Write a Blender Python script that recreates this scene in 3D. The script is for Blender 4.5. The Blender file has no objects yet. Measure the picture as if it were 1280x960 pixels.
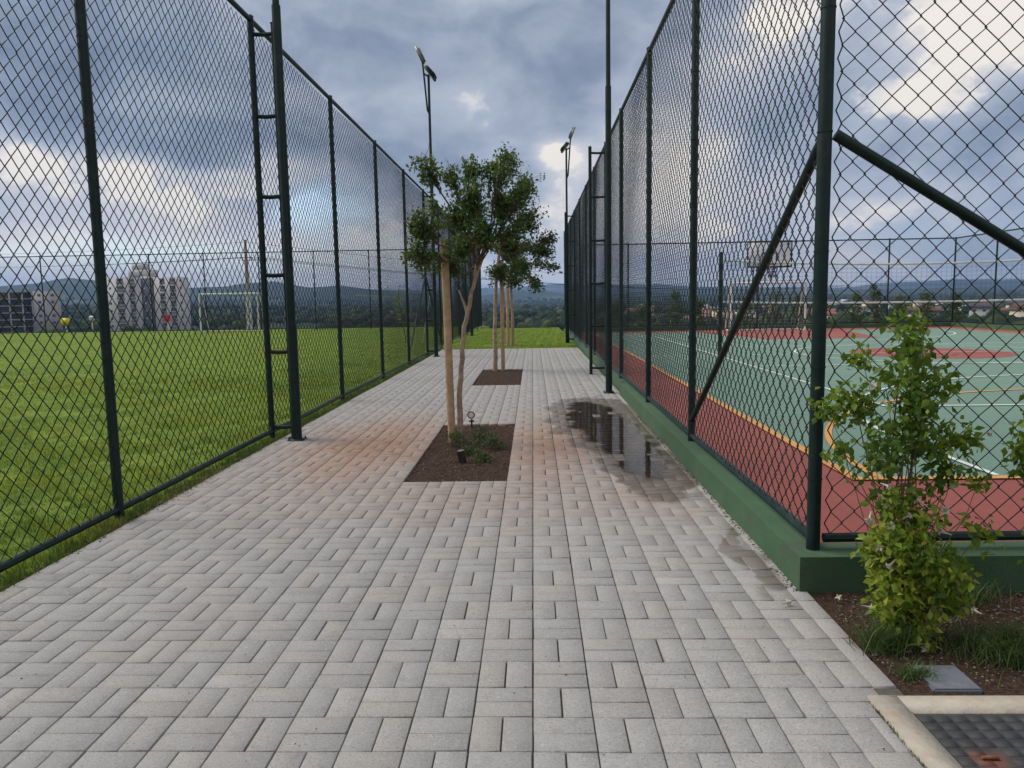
import bpy, bmesh, math, random
import numpy as np
from mathutils import Vector, Matrix, Euler
random.seed(7); np.random.seed(7)
S = bpy.context.scene
COL = S.collection
R = math.radians

# ------------------------------------------------------------------ camera, sky, sun, exposure
EYE = 1.42
EXPOSURE = 1.25
def make_camera():
    p, y, r = R(6.42), R(-1.7), R(-0.97)
    f = Vector((math.sin(y)*math.cos(p), math.cos(y)*math.cos(p), -math.sin(p)))
    right = f.cross(Vector((0, 0, 1))).normalized(); up = right.cross(f)
    c, s = math.cos(r), math.sin(r)
    r2 = c*right + s*up; u2 = -s*right + c*up
    cam = bpy.data.cameras.new('camera'); cam.sensor_width = 36; cam.lens = 934/1280*36
    cam.clip_start = 0.05; cam.clip_end = 40000
    o = bpy.data.objects.new('camera', cam); COL.objects.link(o)
    o.matrix_world = Matrix(((r2.x, u2.x, -f.x, 0), (r2.y, u2.y, -f.y, 0), (r2.z, u2.z, -f.z, EYE), (0, 0, 0, 1)))
    S.camera = o
make_camera()

SUN_AZ, SUN_EL = -72, 48
def make_sun():
    l = bpy.data.lights.new('sun', 'SUN'); l.energy = 1.5; l.angle = R(34); l.color = (1, .95, .87)
    o = bpy.data.objects.new('sun', l); COL.objects.link(o)
    d = Vector((math.sin(R(SUN_AZ))*math.cos(R(SUN_EL)), math.cos(R(SUN_AZ))*math.cos(R(SUN_EL)), math.sin(R(SUN_EL))))
    o.rotation_euler = (-d).to_track_quat('-Z', 'Y').to_euler(); o.location = d*60
make_sun()

class NT:
    """small helper for building node trees"""
    def __init__(s, tree): s.t = tree; s.n = tree.nodes; s.l = tree.links
    def node(s, typ, **kw):
        n = s.n.new(typ)
        for k, v in kw.items(): setattr(n, k, v)
        return n
    def put(s, sock, v):
        if isinstance(v, bpy.types.NodeSocket): s.l.new(v, sock)
        elif v is not None: sock.default_value = v
    def m(s, op, a, b=None, c=None, clamp=False):
        n = s.node('ShaderNodeMath', operation=op, use_clamp=clamp)
        s.put(n.inputs[0], a)
        if b is not None: s.put(n.inputs[1], b)
        if c is not None: s.put(n.inputs[2], c)
        return n.outputs[0]
    def noise(s, vec, scale, detail=4, rough=.55, dist=0):
        n = s.node('ShaderNodeTexNoise'); s.put(n.inputs['Vector'], vec)
        n.inputs['Scale'].default_value = scale; n.inputs['Detail'].default_value = detail
        n.inputs['Roughness'].default_value = rough; n.inputs['Distortion'].default_value = dist
        return n.outputs['Fac']
    def mix(s, f, a, b, blend='MIX'):
        n = s.node('ShaderNodeMix', data_type='RGBA', blend_type=blend)
        s.put(n.inputs[0], f)
        for i, v in ((6, a), (7, b)):
            if isinstance(v, tuple) and len(v) == 3: v = (*v, 1)
            s.put(n.inputs[i], v)
        return n.outputs[2]
    def ramp(s, f, stops, interp='LINEAR'):
        n = s.node('ShaderNodeValToRGB'); s.put(n.inputs[0], f)
        cr = n.color_ramp; cr.interpolation = interp
        while len(cr.elements) < len(stops): cr.elements.new(.5)
        for e, (p, c) in zip(cr.elements, stops):
            e.position = p; e.color = (c, c, c, 1) if not isinstance(c, tuple) else (*c, 1)
        return n.outputs[0]
    def sstep(s, x, a, b):
        n = s.node('ShaderNodeMapRange', interpolation_type='SMOOTHSTEP'); s.put(n.inputs[0], x)
        n.inputs[1].default_value = a; n.inputs[2].default_value = b
        return n.outputs[0]

def make_sky():
    w = bpy.data.worlds.new('World'); S.world = w; w.use_nodes = True
    t = NT(w.node_tree)
    for n in list(t.n): t.n.remove(n)
    out = t.node('ShaderNodeOutputWorld'); bg = t.node('ShaderNodeBackground'); t.l.new(bg.outputs[0], out.inputs[0])
    bg.inputs[1].default_value = 0.1
    sky = t.node('ShaderNodeTexSky', sky_type='NISHITA'); sky.sun_disc = False
    sky.sun_elevation = R(SUN_EL); sky.sun_rotation = R(SUN_AZ); sky.ozone_density = 1.5
    tc = t.node('ShaderNodeTexCoord'); g = tc.outputs['Generated']
    sep = t.node('ShaderNodeSeparateXYZ'); t.l.new(g, sep.inputs[0]); X, Y, Z = sep.outputs
    # clouds: flat bottoms, drawn out by a cloud layer overhead
    zz = t.m('ADD', t.m('ABSOLUTE', Z), .16)
    cmb = t.node('ShaderNodeCombineXYZ'); t.put(cmb.inputs[0], t.m('DIVIDE', X, zz)); t.put(cmb.inputs[1], t.m('DIVIDE', Y, zz))
    lay = cmb.outputs[0]
    n1 = t.noise(lay, 1.25, 8, .55, .3)
    st = t.node('ShaderNodeMapping'); st.inputs['Scale'].default_value = (1, 1, 1.7); t.l.new(g, st.inputs[0])
    n2 = t.noise(st.outputs[0], 7.5, 9, .56, .35)
    n3 = t.noise(st.outputs[0], 2.7, 5, .5, .2)
    wob = t.node('ShaderNodeTexNoise'); t.l.new(st.outputs[0], wob.inputs['Vector']); wob.inputs['Scale'].default_value = 5; wob.inputs['Detail'].default_value = 7
    ws = t.node('ShaderNodeSeparateColor'); t.l.new(wob.outputs['Color'], ws.inputs[0])
    az = t.m('ADD', t.m('ARCTAN2', X, Y), t.m('MULTIPLY', t.m('SUBTRACT', ws.outputs[0], .5), .22))
    el = t.m('ADD', t.m('ARCSINE', Z), t.m('MULTIPLY', t.m('SUBTRACT', ws.outputs[1], .5), .12))
    def blob(px, py, sx, sy, amp):
        a0, e0 = math.atan((px-667)/934), math.atan((375-(px-640)*.017-py)/934)
        dx = t.m('DIVIDE', t.m('SUBTRACT', az, a0), sx/934); dy = t.m('DIVIDE', t.m('SUBTRACT', el, e0), sy/934)
        q = t.m('ADD', t.m('MULTIPLY', dx, dx), t.m('MULTIPLY', dy, dy))
        return t.m('MULTIPLY', t.m('EXPONENT', t.m('MULTIPLY', q, -1)), amp)
    blobs = [(80, 240, 110, 22, .42), (190, 268, 70, 15, .30), (300, 235, 110, 14, .28), (90, 300, 260, 34, .33), (440, 305, 110, 40, .36),
             (700, 215, 34, 26, .50), (710, 285, 60, 50, .36), (600, 145, 60, 40, .14), (650, 10, 70, 12, .12), (300, 150, 200, 34, .10),
             (1215, 105, 100, 38, .62), (1120, 165, 45, 22, .36), (985, 45, 60, 26, .45), (900, 245, 110, 40, .26), (1110, 285, 90, 20, .34), (970, 325, 120, 22, .26),
             (1130, 20, 190, 25, .16), (1270, 250, 40, 30, .2), (640, 335, 130, 22, .28), (815, 205, 75, 70, .58), (930, 95, 90, 45, .22), (870, 290, 110, 40, .2), (120, 318, 300, 20, .40), (300, 350, 420, 18, .55), (900, 348, 420, 15, .42), (1180, 345, 160, 18, .2),
             (190, 205, 170, 28, -.16), (60, 140, 120, 40, -.10), (300, 20, 160, 30, -.04), (760, 130, 70, 60, -.10), (420, 150, 60, 90, -.05), (1000, 150, 120, 45, -.03)]
    n4 = t.noise(st.outputs[0], 21, 7, .6, .6)
    B = t.m('MULTIPLY', t.m('SUBTRACT', n2, .5), .68)
    B = t.m('ADD', B, t.m('MULTIPLY', t.m('SUBTRACT', n4, .5), .17))
    B = t.m('ADD', B, t.m('MULTIPLY', t.m('SUBTRACT', n1, .5), .16))
    B = t.m('ADD', B, t.m('MULTIPLY', t.m('SUBTRACT', n3, .5), .30))
    B = t.m('ADD', B, .42)
    for b in blobs: B = t.m('ADD', B, blob(*b[:4], b[4]*(.95 if b[4] > 0 else 1.15)))
    M = -.02
    for b in [(1235, 85, 105, 42, 1.), (1120, 165, 62, 24, .9), (985, 50, 70, 30, .85), (702, 218, 36, 26, .9), (712, 290, 60, 45, .75), (95, 248, 95, 20, .8), (200, 270, 60, 14, .75), (445, 305, 85, 34, .9), (1125, 290, 95, 18, .7), (600, 150, 34, 26, .55), (880, 270, 90, 26, .6), (330, 245, 80, 12, .6)]:
        M = t.m('ADD', M, blob(*b))
    M = t.m('ADD', M, t.m('ADD', t.m('MULTIPLY', t.m('SUBTRACT', n2, .5), 1.5), t.m('MULTIPLY', t.m('SUBTRACT', n4, .5), 1.0)))
    B = t.m('ADD', B, t.m('MULTIPLY', t.sstep(M, .38, .70), .25))
    # unseen sky overhead and behind the viewer, brightened to light the ground
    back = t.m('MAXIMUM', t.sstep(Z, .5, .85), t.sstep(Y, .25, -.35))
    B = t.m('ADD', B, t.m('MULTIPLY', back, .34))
    k = 10/2**EXPOSURE
    def c(r, g_, b):
        f = lambda v: ((v/255+.055)/1.055)**2.4 if v > 10 else v/255/12.92
        return (f(r), f(g_), f(b))
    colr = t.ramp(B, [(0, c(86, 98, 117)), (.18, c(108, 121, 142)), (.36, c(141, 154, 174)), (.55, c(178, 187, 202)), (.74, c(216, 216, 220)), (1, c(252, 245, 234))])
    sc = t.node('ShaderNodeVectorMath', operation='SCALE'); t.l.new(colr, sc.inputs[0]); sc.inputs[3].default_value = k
    # gaps of clear sky
    gap = 0
    for b in [(402, 266, 36, 19, 1.6), (465, 272, 25, 10, .5), (1262, 52, 22, 12, .6), (90, 320, 330, 17, .85), (720, 350, 160, 12, .6), (1240, 55, 16, 8, .55), (1200, 330, 140, 26, .55), (250, 335, 160, 14, .55), (520, 340, 70, 20, .5)]:
        gap = t.m('ADD', gap, blob(*b))
    gap = t.m('MULTIPLY', gap, t.sstep(n2, .75, .35), clamp=True)
    skyc = t.mix(.38, sky.outputs[0], tuple(v*k for v in c(186, 210, 230)))
    fin = t.mix(gap, sc.outputs[0], skyc)
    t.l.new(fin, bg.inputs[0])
make_sky()
S.view_settings.view_transform = 'Standard'; S.view_settings.look = 'None'
S.view_settings.gamma = 1; S.view_settings.use_curve_mapping = False
S.view_settings.exposure = EXPOSURE
S.render.engine = 'CYCLES'
S.cycles.use_denoising = True
S.cycles.max_bounces = 6; S.cycles.transparent_max_bounces = 16; S.cycles.volume_bounces = 0
S.cycles.sample_clamp_indirect = 6

# ------------------------------------------------------------------ object helpers
def link(o, parent=None):
    COL.objects.link(o)
    if parent is not None: o.parent = parent
    return o
def tag(o, label=None, cat=None, group=None, kind=None):
    if label: o['label'] = label
    if cat: o['category'] = cat
    if group: o['group'] = group
    if kind: o['kind'] = kind
    return o
def thing(name, label, cat, loc=(0, 0, 0), group=None, rz=0):
    o = bpy.data.objects.new(name, None); o.empty_display_size = .1
    o.location = loc; o.rotation_euler = (0, 0, rz)
    link(o); return tag(o, label, cat, group)
def copy_tree(o, parent=None):
    c = o.copy(); COL.objects.link(c)
    if parent is not None: c.parent = parent
    for ch in list(o.children): copy_tree(ch, c)
    return c

class MB:
    """mesh collector"""
    def __init__(s): s.v = []; s.f = []; s.a = []; s.n = 0
    def add(s, V, F, attr=0.0):
        V = np.asarray(V, float); F = np.asarray(F, int)
        s.v.append(V); s.f.append(F + s.n); s.n += len(V)
        s.a.append(np.broadcast_to(np.asarray(attr, float), (len(F),)).copy())
    def box(s, x0, x1, y0, y1, z0, z1, attr=0.):
        V = [(x0,y0,z0),(x1,y0,z0),(x1,y1,z0),(x0,y1,z0),(x0,y0,z1),(x1,y0,z1),(x1,y1,z1),(x0,y1,z1)]
        s.add(V, [(0,3,2,1),(4,5,6,7),(0,1,5,4),(1,2,6,5),(2,3,7,6),(3,0,4,7)], attr)
    def tube(s, pts, r, n=8, cap=True, attr=0.):
        P = np.asarray(pts, float); m = len(P)
        rr = np.broadcast_to(np.asarray(r, float), (m,))
        T = np.gradient(P, axis=0); T /= np.linalg.norm(T, axis=1)[:, None] + 1e-12
        ref = np.array([0, 0, 1.]) if abs(T[0, 2]) < .9 else np.array([1., 0, 0])
        U = np.cross(ref, T[0]); U /= np.linalg.norm(U)
        ring = []
        for i in range(m):
            U = U - T[i]*(U@T[i]); U /= np.linalg.norm(U); W = np.cross(T[i], U)
            a = np.arange(n)*2*math.pi/n
            ring.append(P[i] + rr[i]*(np.cos(a)[:, None]*U + np.sin(a)[:, None]*W))
        V = np.concatenate(ring)
        F = [(i*n+k, i*n+(k+1) % n, (i+1)*n+(k+1) % n, (i+1)*n+k) for i in range(m-1) for k in range(n)]
        s.add(V, F, attr)
        if cap:
            for b, c in ((0, -1), (m-1, 1)):
                cen = np.vstack([ring[b], P[b]])
                tri = [((k+1) % n, k, n, n) if c < 0 else (k, (k+1) % n, n, n) for k in range(n)]
                s.add(cen, tri, attr)
    def build(s, name, m, parent=None, smooth=False, loc=None):
        me = bpy.data.meshes.new(name)
        V = np.concatenate(s.v); vi = []; cnt = []; at = []
        for F, A in zip(s.f, s.a):
            if F.shape[1] == 4:
                tri = F[:, 2] == F[:, 3]
                if tri.any():
                    for f, isT in zip(F, tri): vi.append(f[:3] if isT else f); cnt.append([3 if isT else 4])
                    at.append(A); continue
            vi.append(F.ravel()); cnt.append(np.full(len(F), F.shape[1])); at.append(A)
        vi = np.concatenate(vi).astype(np.int32); cnt = np.concatenate(cnt).astype(np.int32)
        me.vertices.add(len(V)); me.vertices.foreach_set('co', V.ravel().astype(np.float32))
        me.loops.add(len(vi)); me.loops.foreach_set('vertex_index', vi)
        me.polygons.add(len(cnt)); st = np.concatenate([[0], np.cumsum(cnt)[:-1]]).astype(np.int32)
        me.polygons.foreach_set('loop_start', st)
        me.update(calc_edges=True)
        a = me.attributes.new('rnd', 'FLOAT', 'FACE'); a.data.foreach_set('value', np.concatenate(at).astype(np.float32))
        if smooth: me.polygons.foreach_set('use_smooth', np.ones(len(cnt), bool))
        me.validate(); me.materials.append(m)
        o = bpy.data.objects.new(name, me); link(o, parent)
        if loc is not None: o.location = loc
        if smooth:
            try: me.set_sharp_from_angle(angle=R(40))
            except Exception: pass
        return o

# ------------------------------------------------------------------ materials
MATS = {}
def mat(name, base=(.5, .5, .5), rough=.7, metal=0, var=.12, scale=8., bump=0., bscale=60., spec=.5, dirt=None):
    """plain procedural material with mottled tone and fine bump"""
    if name in MATS: return MATS[name]
    m = bpy.data.materials.new(name); m.use_nodes = True; t = NT(m.node_tree); b = t.n['Principled BSDF']
    tc = t.node('ShaderNodeTexCoord'); P = tc.outputs['Object']
    n = t.noise(P, scale, 6, .6)
    lo = tuple(c*(1-var*1.6) for c in base); hi = tuple(min(1, c*(1+var*1.6)) for c in base)
    col = t.ramp(n, [(.25, lo), (.75, hi)])
    if dirt:
        n2 = t.sstep(t.noise(P, dirt[1], 5, .65), .5, .72)
        col = t.mix(t.m('MULTIPLY', n2, dirt[2]), col, dirt[0])
    t.put(b.inputs['Base Color'], col)
    t.put(b.inputs['Roughness'], t.m('ADD', t.m('MULTIPLY', n, .2), rough-.1, clamp=True))
    b.inputs['Metallic'].default_value = metal; b.inputs['Specular IOR Level'].default_value = spec
    if bump:
        bp = t.node('ShaderNodeBump'); bp.inputs['Strength'].default_value = bump; bp.inputs['Distance'].default_value = .01
        t.put(bp.inputs['Height'], t.noise(P, bscale, 4, .6)); t.l.new(bp.outputs[0], b.inputs['Normal'])
    MATS[name] = m; return m
def leafmat(name, stops, trans=.35, rough=.5):
    if name in MATS: return MATS[name]
    m = bpy.data.materials.new(name); m.use_nodes = True; t = NT(m.node_tree); b = t.n['Principled BSDF']; out = t.n['Material Output']
    at = t.node('ShaderNodeAttribute', attribute_name='rnd')
    col = t.ramp(at.outputs['Fac'], stops)
    t.put(b.inputs['Base Color'], col); b.inputs['Roughness'].default_value = rough; b.inputs['Specular IOR Level'].default_value = .35
    tr = t.node('ShaderNodeBsdfTranslucent'); t.put(tr.inputs[0], t.mix(.5, col, (.16, .22, .02)))
    mx = t.node('ShaderNodeMixShader'); mx.inputs[0].default_value = trans
    t.l.new(b.outputs[0], mx.inputs[1]); t.l.new(tr.outputs[0], mx.inputs[2]); t.l.new(mx.outputs[0], out.inputs[0])
    MATS[name] = m; return m

M_POST = mat('green_steel', (.0040, .0165, .0150), .45, 0, .25, 5, .05, 40, .3, dirt=((.05, .06, .05), 7, .3))
M_WIRE = mat('green_wire', (.0035, .012, .010), .5, 0, .2, 3)
M_WHITE = mat('white_paint', (.62, .63, .62), .5, 0, .12, 6, dirt=((.3, .29, .26), 4, .5))
M_BLACK = mat('black_metal', (.012, .012, .014), .45, 0, .2, 9)
M_GREYM = mat('grey_metal', (.25, .26, .27), .4, .3, .15, 9)
M_GLASS = mat('lamp_glass', (.50, .53, .56), .15, 0, .1, 9)
M_BARK = mat('bark', (.34, .245, .175), .85, 0, .3, 18, .5, 45, dirt=((.12, .09, .06), 10, .55))
M_TWIG = mat('twig', (.10, .075, .05), .85, 0, .3, 18)
M_STAKE = mat('stake_wood', (.42, .275, .16), .75, 0, .22, 14, .4, 60, dirt=((.14, .10, .06), 6, .5))
LEAF_TREE = leafmat('tree_leaf', [(0, (.026, .060, .018)), (.45, (.052, .108, .028)), (.8, (.088, .150, .034)), (1, (.15, .20, .045))], .45)
LEAF_DARK = leafmat('dark_leaf', [(0, (.024, .046, .018)), (.5, (.046, .082, .028)), (.85, (.080, .102, .034)), (1, (.12, .095, .045))], .42)
LEAF_VINE = leafmat('vine_leaf', [(0, (.035, .085, .014)), (.4, (.075, .15, .018)), (.75, (.19, .28, .024)), (1, (.36, .38, .045))], .42)
LEAF_SHRUB = leafmat('shrub_leaf', [(0, (.03, .06, .02)), (.6, (.06, .10, .03)), (1, (.12, .16, .04))], .3)
LEAF_LOW = leafmat('low_leaf', [(0, (.03, .055, .02)), (.6, (.055, .095, .03)), (1, (.10, .14, .05))], .3)
M_GRASS = leafmat('grass_blade', [(0, (.074, .140, .014)), (.45, (.162, .250, .024)), (.8, (.275, .35, .036)), (1, (.42, .39, .09))], .30, .6)
M_TUFT = leafmat('tuft_blade', [(0, (.03, .07, .018)), (.6, (.06, .12, .028)), (1, (.22, .20, .10))], .25, .6)
M_PETAL = leafmat('petal', [(0, (.50, .46, .38)), (.6, (.60, .57, .50)), (1, (.56, .49, .24))], .35, .6)

# ------------------------------------------------------------------ terrain
def sst(x): x = np.clip(x, 0, 1); return x*x*(3-2*x)
rng = np.random.default_rng(3)
_ph = rng.uniform(0, 6.28, (40, 2)); _dr = rng.uniform(0, 6.28, 40)
def fbm(x, y, base, octv=5):
    s = 0; a = 1.
    for i in range(octv):
        k = 2*math.pi/base*(2**i)
        for j in range(4):
            q = i*4+j; d = _dr[q]
            s = s + a*np.sin((x*math.cos(d)+y*math.sin(d))*k*(1+.13*j) + _ph[q, 0])*.35
        a *= .52
    return s
def prof(x, pts):
    p = np.array(pts, float); return np.interp(x, p[:, 0], p[:, 1])
L1 = [(-1500, 2), (-300, 2), (0, 1), (240, -3), (420, -8), (560, -12), (640, -15), (760, -13), (900, -12), (1060, -16), (1280, -18), (2500, -14)]
L2 = [(-1500, 20), (-200, 24), (0, 28), (45, 30), (85, 36), (130, 30), (190, 22), (240, 21), (300, 24), (345, 27), (385, 19), (425, 21), (480, 13), (540, 11), (585, 4), (620, 8), (655, 11), (690, 8), (725, 3), (790, 7), (900, 9), (1000, 6), (1100, 4), (1280, 3), (2500, 5)]
L3 = [(-1500, 16), (0, 20), (350, 20), (560, 13), (640, 15), (700, 18), (800, 16), (950, 10), (1060, 9), (1130, 14), (1180, 17), (1230, 14), (1280, 13), (2500, 16)]
def rimY(x): return np.where(x < -2.4, 43.0, np.where(x < 1.3, 38.5, 34.2))
def terrain_z(x, y):
    x = np.asarray(x, float); y = np.asarray(y, float)
    r = np.hypot(x, y); az = np.arctan2(x, y)
    d = np.maximum(np.maximum(y - rimY(x), x - 19.2), -x - 80)
    plate = -.035
    base = -11.5*sst(d/95.) - .16*np.clip(d, 0, 6)*(1-sst((d-6)/60.)) + np.where(d > 30, 1, 0)*sst((d-30)/200)*fbm(x, y, 420, 4)*1.6
    px = 667 + 934*np.tan(np.clip(az, -1.25, 1.25))
    wob = fbm(x, y, 900, 5)
    z = base
    for L, rl, wd, nz in ((L1, 1100, .30, 4), (L2, 2900, .26, 9), (L3, 5600, .22, 14)):
        e = prof(px, L)/934*np.cos(np.clip(az, -1.25, 1.25))*rl
        g = np.exp(-(np.log(np.maximum(r, 1)/rl)/wd)**2)
        z = z + g*(e + 11.5 + wob*nz*.5)
    z = np.where(d > 0, z, plate)
    return np.minimum(z, np.where(d < 2.5, plate, 1e9))
def build_terrain():
    a = np.concatenate([np.linspace(-58, 58, 430), np.linspace(58, 302, 74)[1:-1]])*math.pi/180
    rr = np.concatenate([[0.], np.geomspace(4, 6900, 240)])
    A, Q = np.meshgrid(a, rr[1:]); X = Q*np.sin(A); Y = Q*np.cos(A); Z = terrain_z(X, Y)
    V = np.concatenate([[[0, 0, -.035]], np.stack([X, Y, Z], -1).reshape(-1, 3)])
    na = len(a); nr = len(rr)-1
    i, k = np.meshgrid(np.arange(nr-1), np.arange(na), indexing='ij'); k2 = (k+1) % na
    F = np.stack([1+i*na+k, 1+(i+1)*na+k, 1+(i+1)*na+k2, 1+i*na+k2], -1).reshape(-1, 4)[:, ::-1]
    m = bpy.data.materials.new('terrain'); m.use_nodes = True; t = NT(m.node_tree); b = t.n['Principled BSDF']
    tc = t.node('ShaderNodeTexCoord'); P = tc.outputs['Object']
    big = t.noise(P, .0035, 6, .6, .5); med = t.noise(P, .018, 6, .65); fine = t.noise(P, .12, 5, .7)
    forest = t.ramp(fine, [(.3, (.012, .022, .012)), (.55, (.026, .044, .020)), (.75, (.05, .07, .03))])
    field = t.ramp(med, [(.3, (.06, .085, .03)), (.55, (.10, .11, .045)), (.75, (.15, .12, .07))])
    col = t.mix(t.m('MULTIPLY', t.sstep(big, .53, .64), .75), forest, field)
    # short grass close to the rim of the plateau
    dist = t.node('ShaderNodeVectorMath', operation='LENGTH'); t.l.new(P, dist.inputs[0])
    near = t.sstep(dist.outputs['Value'], 130, 50)
    gr = t.ramp(t.noise(P, 1.2, 6, .7), [(.3, (.05, .085, .018)), (.7, (.11, .14, .03))])
    t.put(b.inputs['Base Color'], t.mix(near, col, gr)); b.inputs['Roughness'].default_value = .95; b.inputs['Specular IOR Level'].default_value = .1
    bp = t.node('ShaderNodeBump'); bp.inputs['Strength'].default_value = .6; bp.inputs['Distance'].default_value = 3
    t.put(bp.inputs['Height'], t.m('MULTIPLY', fine, t.sstep(dist.outputs['Value'], 100, 400))); t.l.new(bp.outputs[0], b.inputs['Normal'])
    mb = MB(); mb.add(V, F)
    fan = np.array([(0, 1+(k+1) % na, 1+k) for k in range(na)])
    mb.add(V[:1+na], fan)
    tag(mb.build('ground', m, smooth=True), kind='structure')
build_terrain()

def haze():
    b = MB(); b.box(-7100, 7100, -7100, 7100, -140, 260)
    m = bpy.data.materials.new('haze'); m.use_nodes = True; t = NT(m.node_tree)
    for n in list(t.n): t.n.remove(n)
    o = t.node('ShaderNodeOutputMaterial'); v = t.node('ShaderNodeVolumePrincipled')
    v.inputs['Color'].default_value = (.34, .54, .96, 1); v.inputs['Density'].default_value = .00016; v.inputs['Anisotropy'].default_value = .2
    t.l.new(v.outputs[0], o.inputs['Volume'])
    tag(b.build('haze', m), kind='stuff')
haze()

# ------------------------------------------------------------------ lawns
def lawn_material():
    m = bpy.data.materials.new('lawn'); m.use_nodes = True; t = NT(m.node_tree); b = t.n['Principled BSDF']
    tc = t.node('ShaderNodeTexCoord'); P = tc.outputs['Object']
    st = t.node('ShaderNodeMapping'); st.inputs['Scale'].default_value = (1, .55, 1); t.l.new(P, st.inputs[0])
    fine = t.noise(P, 40, 5, .7); med = t.noise(st.outputs[0], 3.2, 6, .65, .3); big = t.noise(st.outputs[0], .38, 5, .6, .4)
    col = t.ramp(med, [(.25, (.054, .105, .012)), (.5, (.120, .192, .018)), (.72, (.20, .268, .032))])
    col = t.mix(t.m('MULTIPLY', t.sstep(big, .52, .68), .55), col, (.05, .105, .012))
    col = t.mix(t.m('MULTIPLY', t.sstep(fine, .5, .75), .4), col, (.21, .235, .05))
    col = t.mix(t.m('MULTIPLY', t.sstep(fine, .48, .25), .55), col, (.035, .06, .010))
    t.put(b.inputs['Base Color'], col); b.inputs['Roughness'].default_value = .9; b.inputs['Specular IOR Level'].default_value = .15
    bp = t.node('ShaderNodeBump'); bp.inputs['Strength'].default_value = .8; bp.inputs['Distance'].default_value = .03
    t.put(bp.inputs['Height'], t.m('ADD', fine, t.m('MULTIPLY', med, 1.5))); t.l.new(bp.outputs[0], b.inputs['Normal'])
    return m
M_LAWN = lawn_material()
PX, PY, X0, Y0 = .206, .197, -.019, 2.22      # paving module and where its grid starts
XL = X0 - 13*PX; XR = X0 + 6*PX; XE = XR + .092; YF = Y0 + 100*PY
def grid_sheet(name, x0, x1, y0, y1, z, step, m, amp=0.):
    xs = np.linspace(x0, x1, max(2, int((x1-x0)/step)+1)); ys = np.linspace(y0, y1, max(2, int((y1-y0)/step)+1))
    X, Y = np.meshgrid(xs, ys); Z = z + amp*fbm(X, Y, 2.3, 3)
    n = len(xs); i, k = np.meshgrid(np.arange(len(ys)-1), np.arange(n-1), indexing='ij')
    F = np.stack([i*n+k, i*n+k+1, (i+1)*n+k+1, (i+1)*n+k], -1).reshape(-1, 4)
    mb = MB(); mb.add(np.stack([X, Y, Z], -1).reshape(-1, 3), F)
    return tag(mb.build(name, m, smooth=True), kind='structure')
grid_sheet('field_lawn', -78, XL-.004, -14, 42.4, -.012, .5, M_LAWN, .006)
grid_sheet('verge_lawn', XL-.002, 1.30, YF+.003, 38.2, -.012, .25, M_LAWN, .008)

def blades(name, n, sampler, hmin, hmax, wid, m, lean=.6, rndf=None):
    P = sampler(n)
    if rndf is not None:     # the turf grows in tufts with thinner spots between
        tf = fbm(P[:, 0], P[:, 1], .34, 3) + .6*fbm(P[:, 0]+9, P[:, 1], 1.9, 2)
        P = P[np.random.uniform(0, 1, len(P)) < np.clip(.62 + .5*tf, .15, 1)]
        tf = np.clip(.75 + .45*(fbm(P[:, 0], P[:, 1], .34, 3) + .6*fbm(P[:, 0]+9, P[:, 1], 1.9, 2)), .3, 1.5)
    n = len(P)
    a = np.random.uniform(0, 6.28, n); h = np.random.uniform(hmin, hmax, n)*(tf if rndf is not None else 1); ln = np.random.uniform(.1, lean, n)*h
    d = np.random.uniform(0, 6.28, n); w = wid*np.random.uniform(.6, 1.3, n)
    dx, dy = np.cos(a)*w, np.sin(a)*w
    mid = P + np.stack([np.cos(d)*ln*.35, np.sin(d)*ln*.35, h*.6], -1)
    tip = P + np.stack([np.cos(d)*ln, np.sin(d)*ln, h], -1)
    off = np.stack([dx, dy, np.zeros(n)], -1)
    V = np.stack([P-off, P+off, mid+off*.7, mid-off*.7, tip], 1).reshape(-1, 3)
    b = np.arange(n)*5
    rnd = np.clip(np.random.normal(.45, .25, n) if rndf is None else rndf(P), 0, 1)
    mb = MB(); mb.add(V, np.stack([b, b+1, b+2, b+3], -1), rnd); mb2F = np.stack([b+3, b+2, b+4], -1)
    mb.f.append(mb2F); mb.a.append(rnd)
    return mb.build(name, m)
def field_sampler(n):
    y = 1.5 + 14*np.random.power(1.35, n)**1.0 if False else np.random.uniform(1.5, 15, n)
    x = XL - .02 - np.random.uniform(0, 1, n)**1.4*(3 + y*.75)
    keep = np.random.uniform(0, 1, n) < np.clip(1.25 - y/17, .25, 1)
    P = np.stack([x, y, np.full(n, -.014)], -1)[keep]
    return P
def clump_rnd(P): return .47 + .22*fbm(P[:, 0]+9, P[:, 1], 1.9, 2) + .12*fbm(P[:, 0], P[:, 1], .34, 3) + .20*fbm(P[:, 0], P[:, 1], 1.7, 3) + .15*fbm(P[:, 0]*.5, P[:, 1]*1.3, 6.5, 3) + np.random.normal(0, .18, len(P))
def field_sampler_far(n):
    y = 12 + np.random.uniform(0, 1, n)**1.3*26; x = XL - .02 - np.random.uniform(0, 1, n)**1.3*(8 + y*.75)
    return np.stack([x, y, np.full(n, -.014)], -1)
tag(blades('outer_field_grass', 90000, field_sampler_far, .02, .055, .006, M_GRASS, .8, clump_rnd), kind='stuff')
g = blades('field_grass', 300000, field_sampler, .018, .05, .0028, M_GRASS, .8, clump_rnd)
tag(g, kind='stuff')
def strip_sampler(n):
    y = np.random.uniform(1.2, 22, n); dens = .5+.5*np.sin(y*2.1)*np.sin(y*.9+1)
    x = XL - np.random.uniform(-.015, .15, n)
    k = np.random.uniform(0, 1, n) < .35 + .5*dens
    return np.stack([x, y, np.full(n, -.014)], -1)[k]
tag(blades('path_edge_grass', 15000, strip_sampler, .025, .085, .0028, M_TUFT, .9), kind='stuff')
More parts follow.
